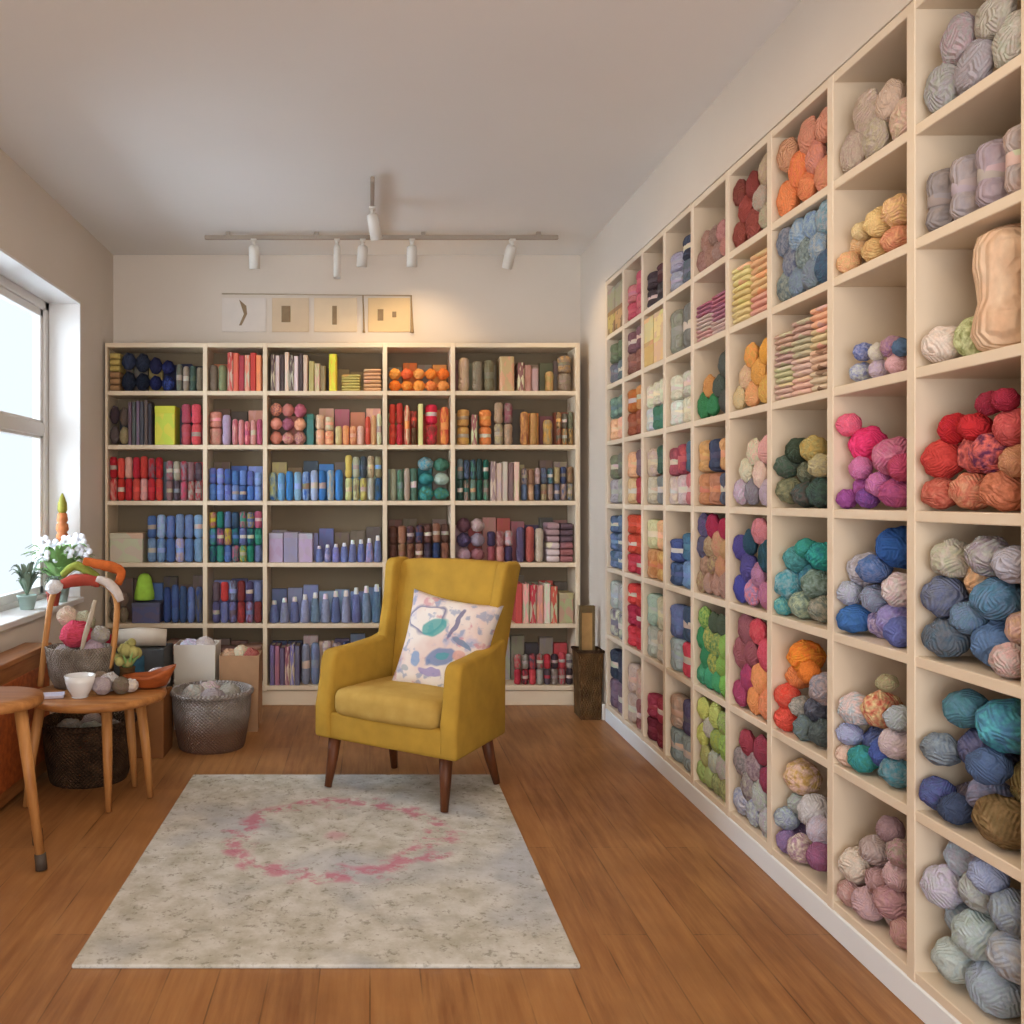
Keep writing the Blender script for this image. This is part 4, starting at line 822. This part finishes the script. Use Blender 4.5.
for px, py, Z, r, c, lab in ((102, 682, 3.70, .038, 'a8a098', 'grey'), (110, 672, 3.76, .04, 'c4b8ac', 'pale beige'), (121, 684, 3.72, .034, '6c5c50', 'dark brown'), (100, 668, 3.80, .04, '8c7c70', 'taupe'), (131, 682, 3.74, .03, 'd0c4bc', 'off white')):
    put('yarn_ball', (at(px, py, Z).x, Z, zt + r), (r, r, r), (0, 0, px), c, c, '%s yarn ball on the table between bowl and wooden dish' % lab, 'small yarn balls on the table')
wd_ = thing('wooden_dish', 'reddish boat shaped wooden dish at the right edge of the table', 'dish', (-.915, 3.83, zt), R(10))
bm = B(); lathe(bm, [(.03, 0), (.07, .012), (.105, .045), (.11, .058), (.10, .056), (.07, .028), (.02, .014)], 32)
for v in bm.verts: v.co.y *= .55; v.co.z += max(0, v.co.x) * .35 * (v.co.z > .02)
obj('dish_body', bm, 'redwood', wd_, True)

# low wooden chest below the window
cst = thing('wooden_chest', 'low orange brown wooden chest below the window', 'chest', (-1.48, 3.78, 0))
bm = B(); box(bm, -.068, .045, -.33, .36, .02, .56, .005, 2); obj('chest_body', bm, 'chest', cst)
bm = B(); box(bm, -.07, .052, -.335, .365, .56, .582, .004, 2); obj('lid', bm, 'chest', cst)
bm = B(); box(bm, .045, .052, -.30, .33, .08, .50, .003, 1); obj('front_panel', bm, 'redwood', cst)

# plants on the sill
zs = WZ0 + .0305
def pot(t_, r, h, mat):
    bm = B(); lathe(bm, [(r * .7, 0), (r * .72, .002), (r, h * .9), (r * 1.08, h * .9), (r * 1.08, h), (r * .9, h), (r * .85, h * .8), (r * .2, h * .8)], 28); obj('pot', bm, mat, t_, True)
def leafy(bm, n, z0, spread, up, wdt, seed):
    rd = random.Random(seed)
    for i in range(n):
        a = rd.uniform(0, 6.283); L = spread * rd.uniform(.6, 1.05); u = up * rd.uniform(.4, 1.1); d = Vector((math.cos(a), math.sin(a), 0)); s = Vector((-d.y, d.x, 0))
        prev = None
        for k in range(6):
            t_ = k / 5; p = Vector((0, 0, z0)) + d * L * t_ + Vector((0, 0, u * math.sin(t_ * 2.0))); ww = wdt * math.sin(math.pi * (.12 + .88 * t_)) if k < 5 else .001
            cur = [bm.verts.new(p - s * ww), bm.verts.new(p + Vector((0, 0, -.003))), bm.verts.new(p + s * ww)]
            if prev:
                for j in range(2): bm.faces.new((prev[j], prev[j + 1], cur[j + 1], cur[j]))
            prev = cur
fp = thing('flowering_plant', 'potted plant with white flowers and bright green leaves on the sill', 'plant', (-1.615, 4.80, zs))
pot(fp, .055, .10, 'pot'); bm = B(); leafy(bm, 44, .09, .19, .20, .022, 3); obj('leaves', bm, 'leaf', fp, True)
bm = B(); rd = random.Random(5)
for i in range(13):
    a = rd.uniform(0, 6.28); rr = rd.uniform(.02, .13); z = rd.uniform(.24, .33); c0 = Vector((rr * math.cos(a) + .03, rr * math.sin(a) - .03, z))
    for k in range(5):
        b_ = k * 1.257 + i; ball(bm, c0 + Vector((.022 * math.cos(b_), .006, .022 * math.sin(b_))), .017, 8, (1, .4, 1))
obj('blossoms', bm, 'petal', fp, True)
bp = thing('bromeliad', 'bromeliad with tall orange flower spike behind the white flowers on sill', 'plant', (-1.655, 4.965, zs))
pot(bp, .04, .08, 'potred'); bm = B(); leafy(bm, 14, .07, .07, .25, .012, 9); obj('leaves', bm, 'leaf', bp, True)
bm = B(); tube(bm, [(0, 0, .07), (0, 0, .33)], .007, 8)
lathe(bm, [(.012, .30), (.03, .32), (.034, .335), (.024, .355), (.034, .37), (.03, .40), (.022, .405), (.030, .42), (.025, .455), (.017, .46)], 14); obj('flower_spike', bm, 'spike', bp, True)
bm = B(); lathe(bm, [(.018, .46), (.026, .475), (.024, .51), (.014, .54), (.004, .565)], 14); obj('spike_tip', bm, 'spiketip', bp, True)
gp = thing('leafy_plant', 'small grey green leafy plant in a pale pot on the sill', 'plant', (-1.66, 4.47, zs))
pot(gp, .045, .07, 'pot'); bm = B(); leafy(bm, 26, .07, .09, .17, .014, 12); obj('leaves', bm, 'leaf_grey', gp, True)
rp = thing('red_pot_plant', 'small plant in a red pot at the corner of the sill', 'plant', (-1.585, 4.62, zs))
pot(rp, .035, .07, 'potred'); bm = B(); leafy(bm, 18, .065, .05, .08, .012, 15); obj('leaves', bm, 'leaf_grey', rp, True)

# lime cosy on the bookcase
p = at(140, 601, ZF + .07); base = bz[5] + .0135; top_ = EYE - (601 - VY) * (ZF + .04) / F
bm = B(); r_ = .058; lathe(bm, [(r_ * .9, 0), (r_ * 1.0, .006), (r_ * .98, .04), (r_ * .82, .09), (r_ * .66, .135), (r_ * .4, .155), (r_ * .12, .16)], 24)
for v in bm.verts:
    a = math.atan2(v.co.y, v.co.x); k = 1 + .04 * math.cos(a * 9); v.co.x *= k; v.co.y *= k
tag(obj('tea_cosy', bm, plain('lime_knit', 'b6ea5c', .9, .1, .15, 30), None, True, (p.x + .02, ZF + .10, top_ + .001)), 'lime green knitted tea cosy standing on the dark blue box, back bookcase', 'tea cosy')

# basket and frame in the right corner
bk = thing('corner_basket', 'tall dark brown square wicker basket in the corner beside the bookcase', 'basket', (1.224, 5.19, 0))
bm = B(); prism(bm, [(-.055, 0), (.055, 0), (.072, .38), (.06, .38), (.046, .06), (-.046, .06), (-.06, .38), (-.072, .38)], 'y', -.075, .075, .004, 1)
box(bm, -.06, .06, -.08, -.066, .004, .375, .004, 1); box(bm, -.06, .06, .066, .08, .004, .375, .004, 1); obj('basket_body', bm, 'wick_tan', bk)
bm = B(); tube(bm, [(-.07, -.078, .378), (.07, -.078, .378), (.07, .078, .378), (-.07, .078, .378), (-.07, -.078, .378)], .009, 8); obj('rim', bm, 'wick_dark', bk, True)
fr = thing('framed_picture', 'brown framed panel standing upright inside the corner basket', 'frame', (1.225, 5.215, .063), 0)
bm = B()
for x0, x1, z0, z1 in ((-.044, -.03, 0, .56), (.03, .044, 0, .56), (-.03, .03, .52, .56), (-.03, .03, 0, .02)): box(bm, x0, x1, -.012, .012, z0, z1, .002, 1)
obj('frame_border', bm, plain('olive_wood', '6e5a38', .6, .3, .3, 20), fr)
bm = B(); box(bm, -.03, .03, -.006, .006, .02, .52); obj('panel', bm, plain('tan_panel', 'b8905c', .7, .2, .3, 15), fr)
put('yarn_ball', (1.195, 5.155, .335), (.035, .03, .035), (0, 0, 0), 'c8a070', '8a5c38', 'tan and brown yarn ball in the corner basket', None)
print('COUNTS', COUNT)
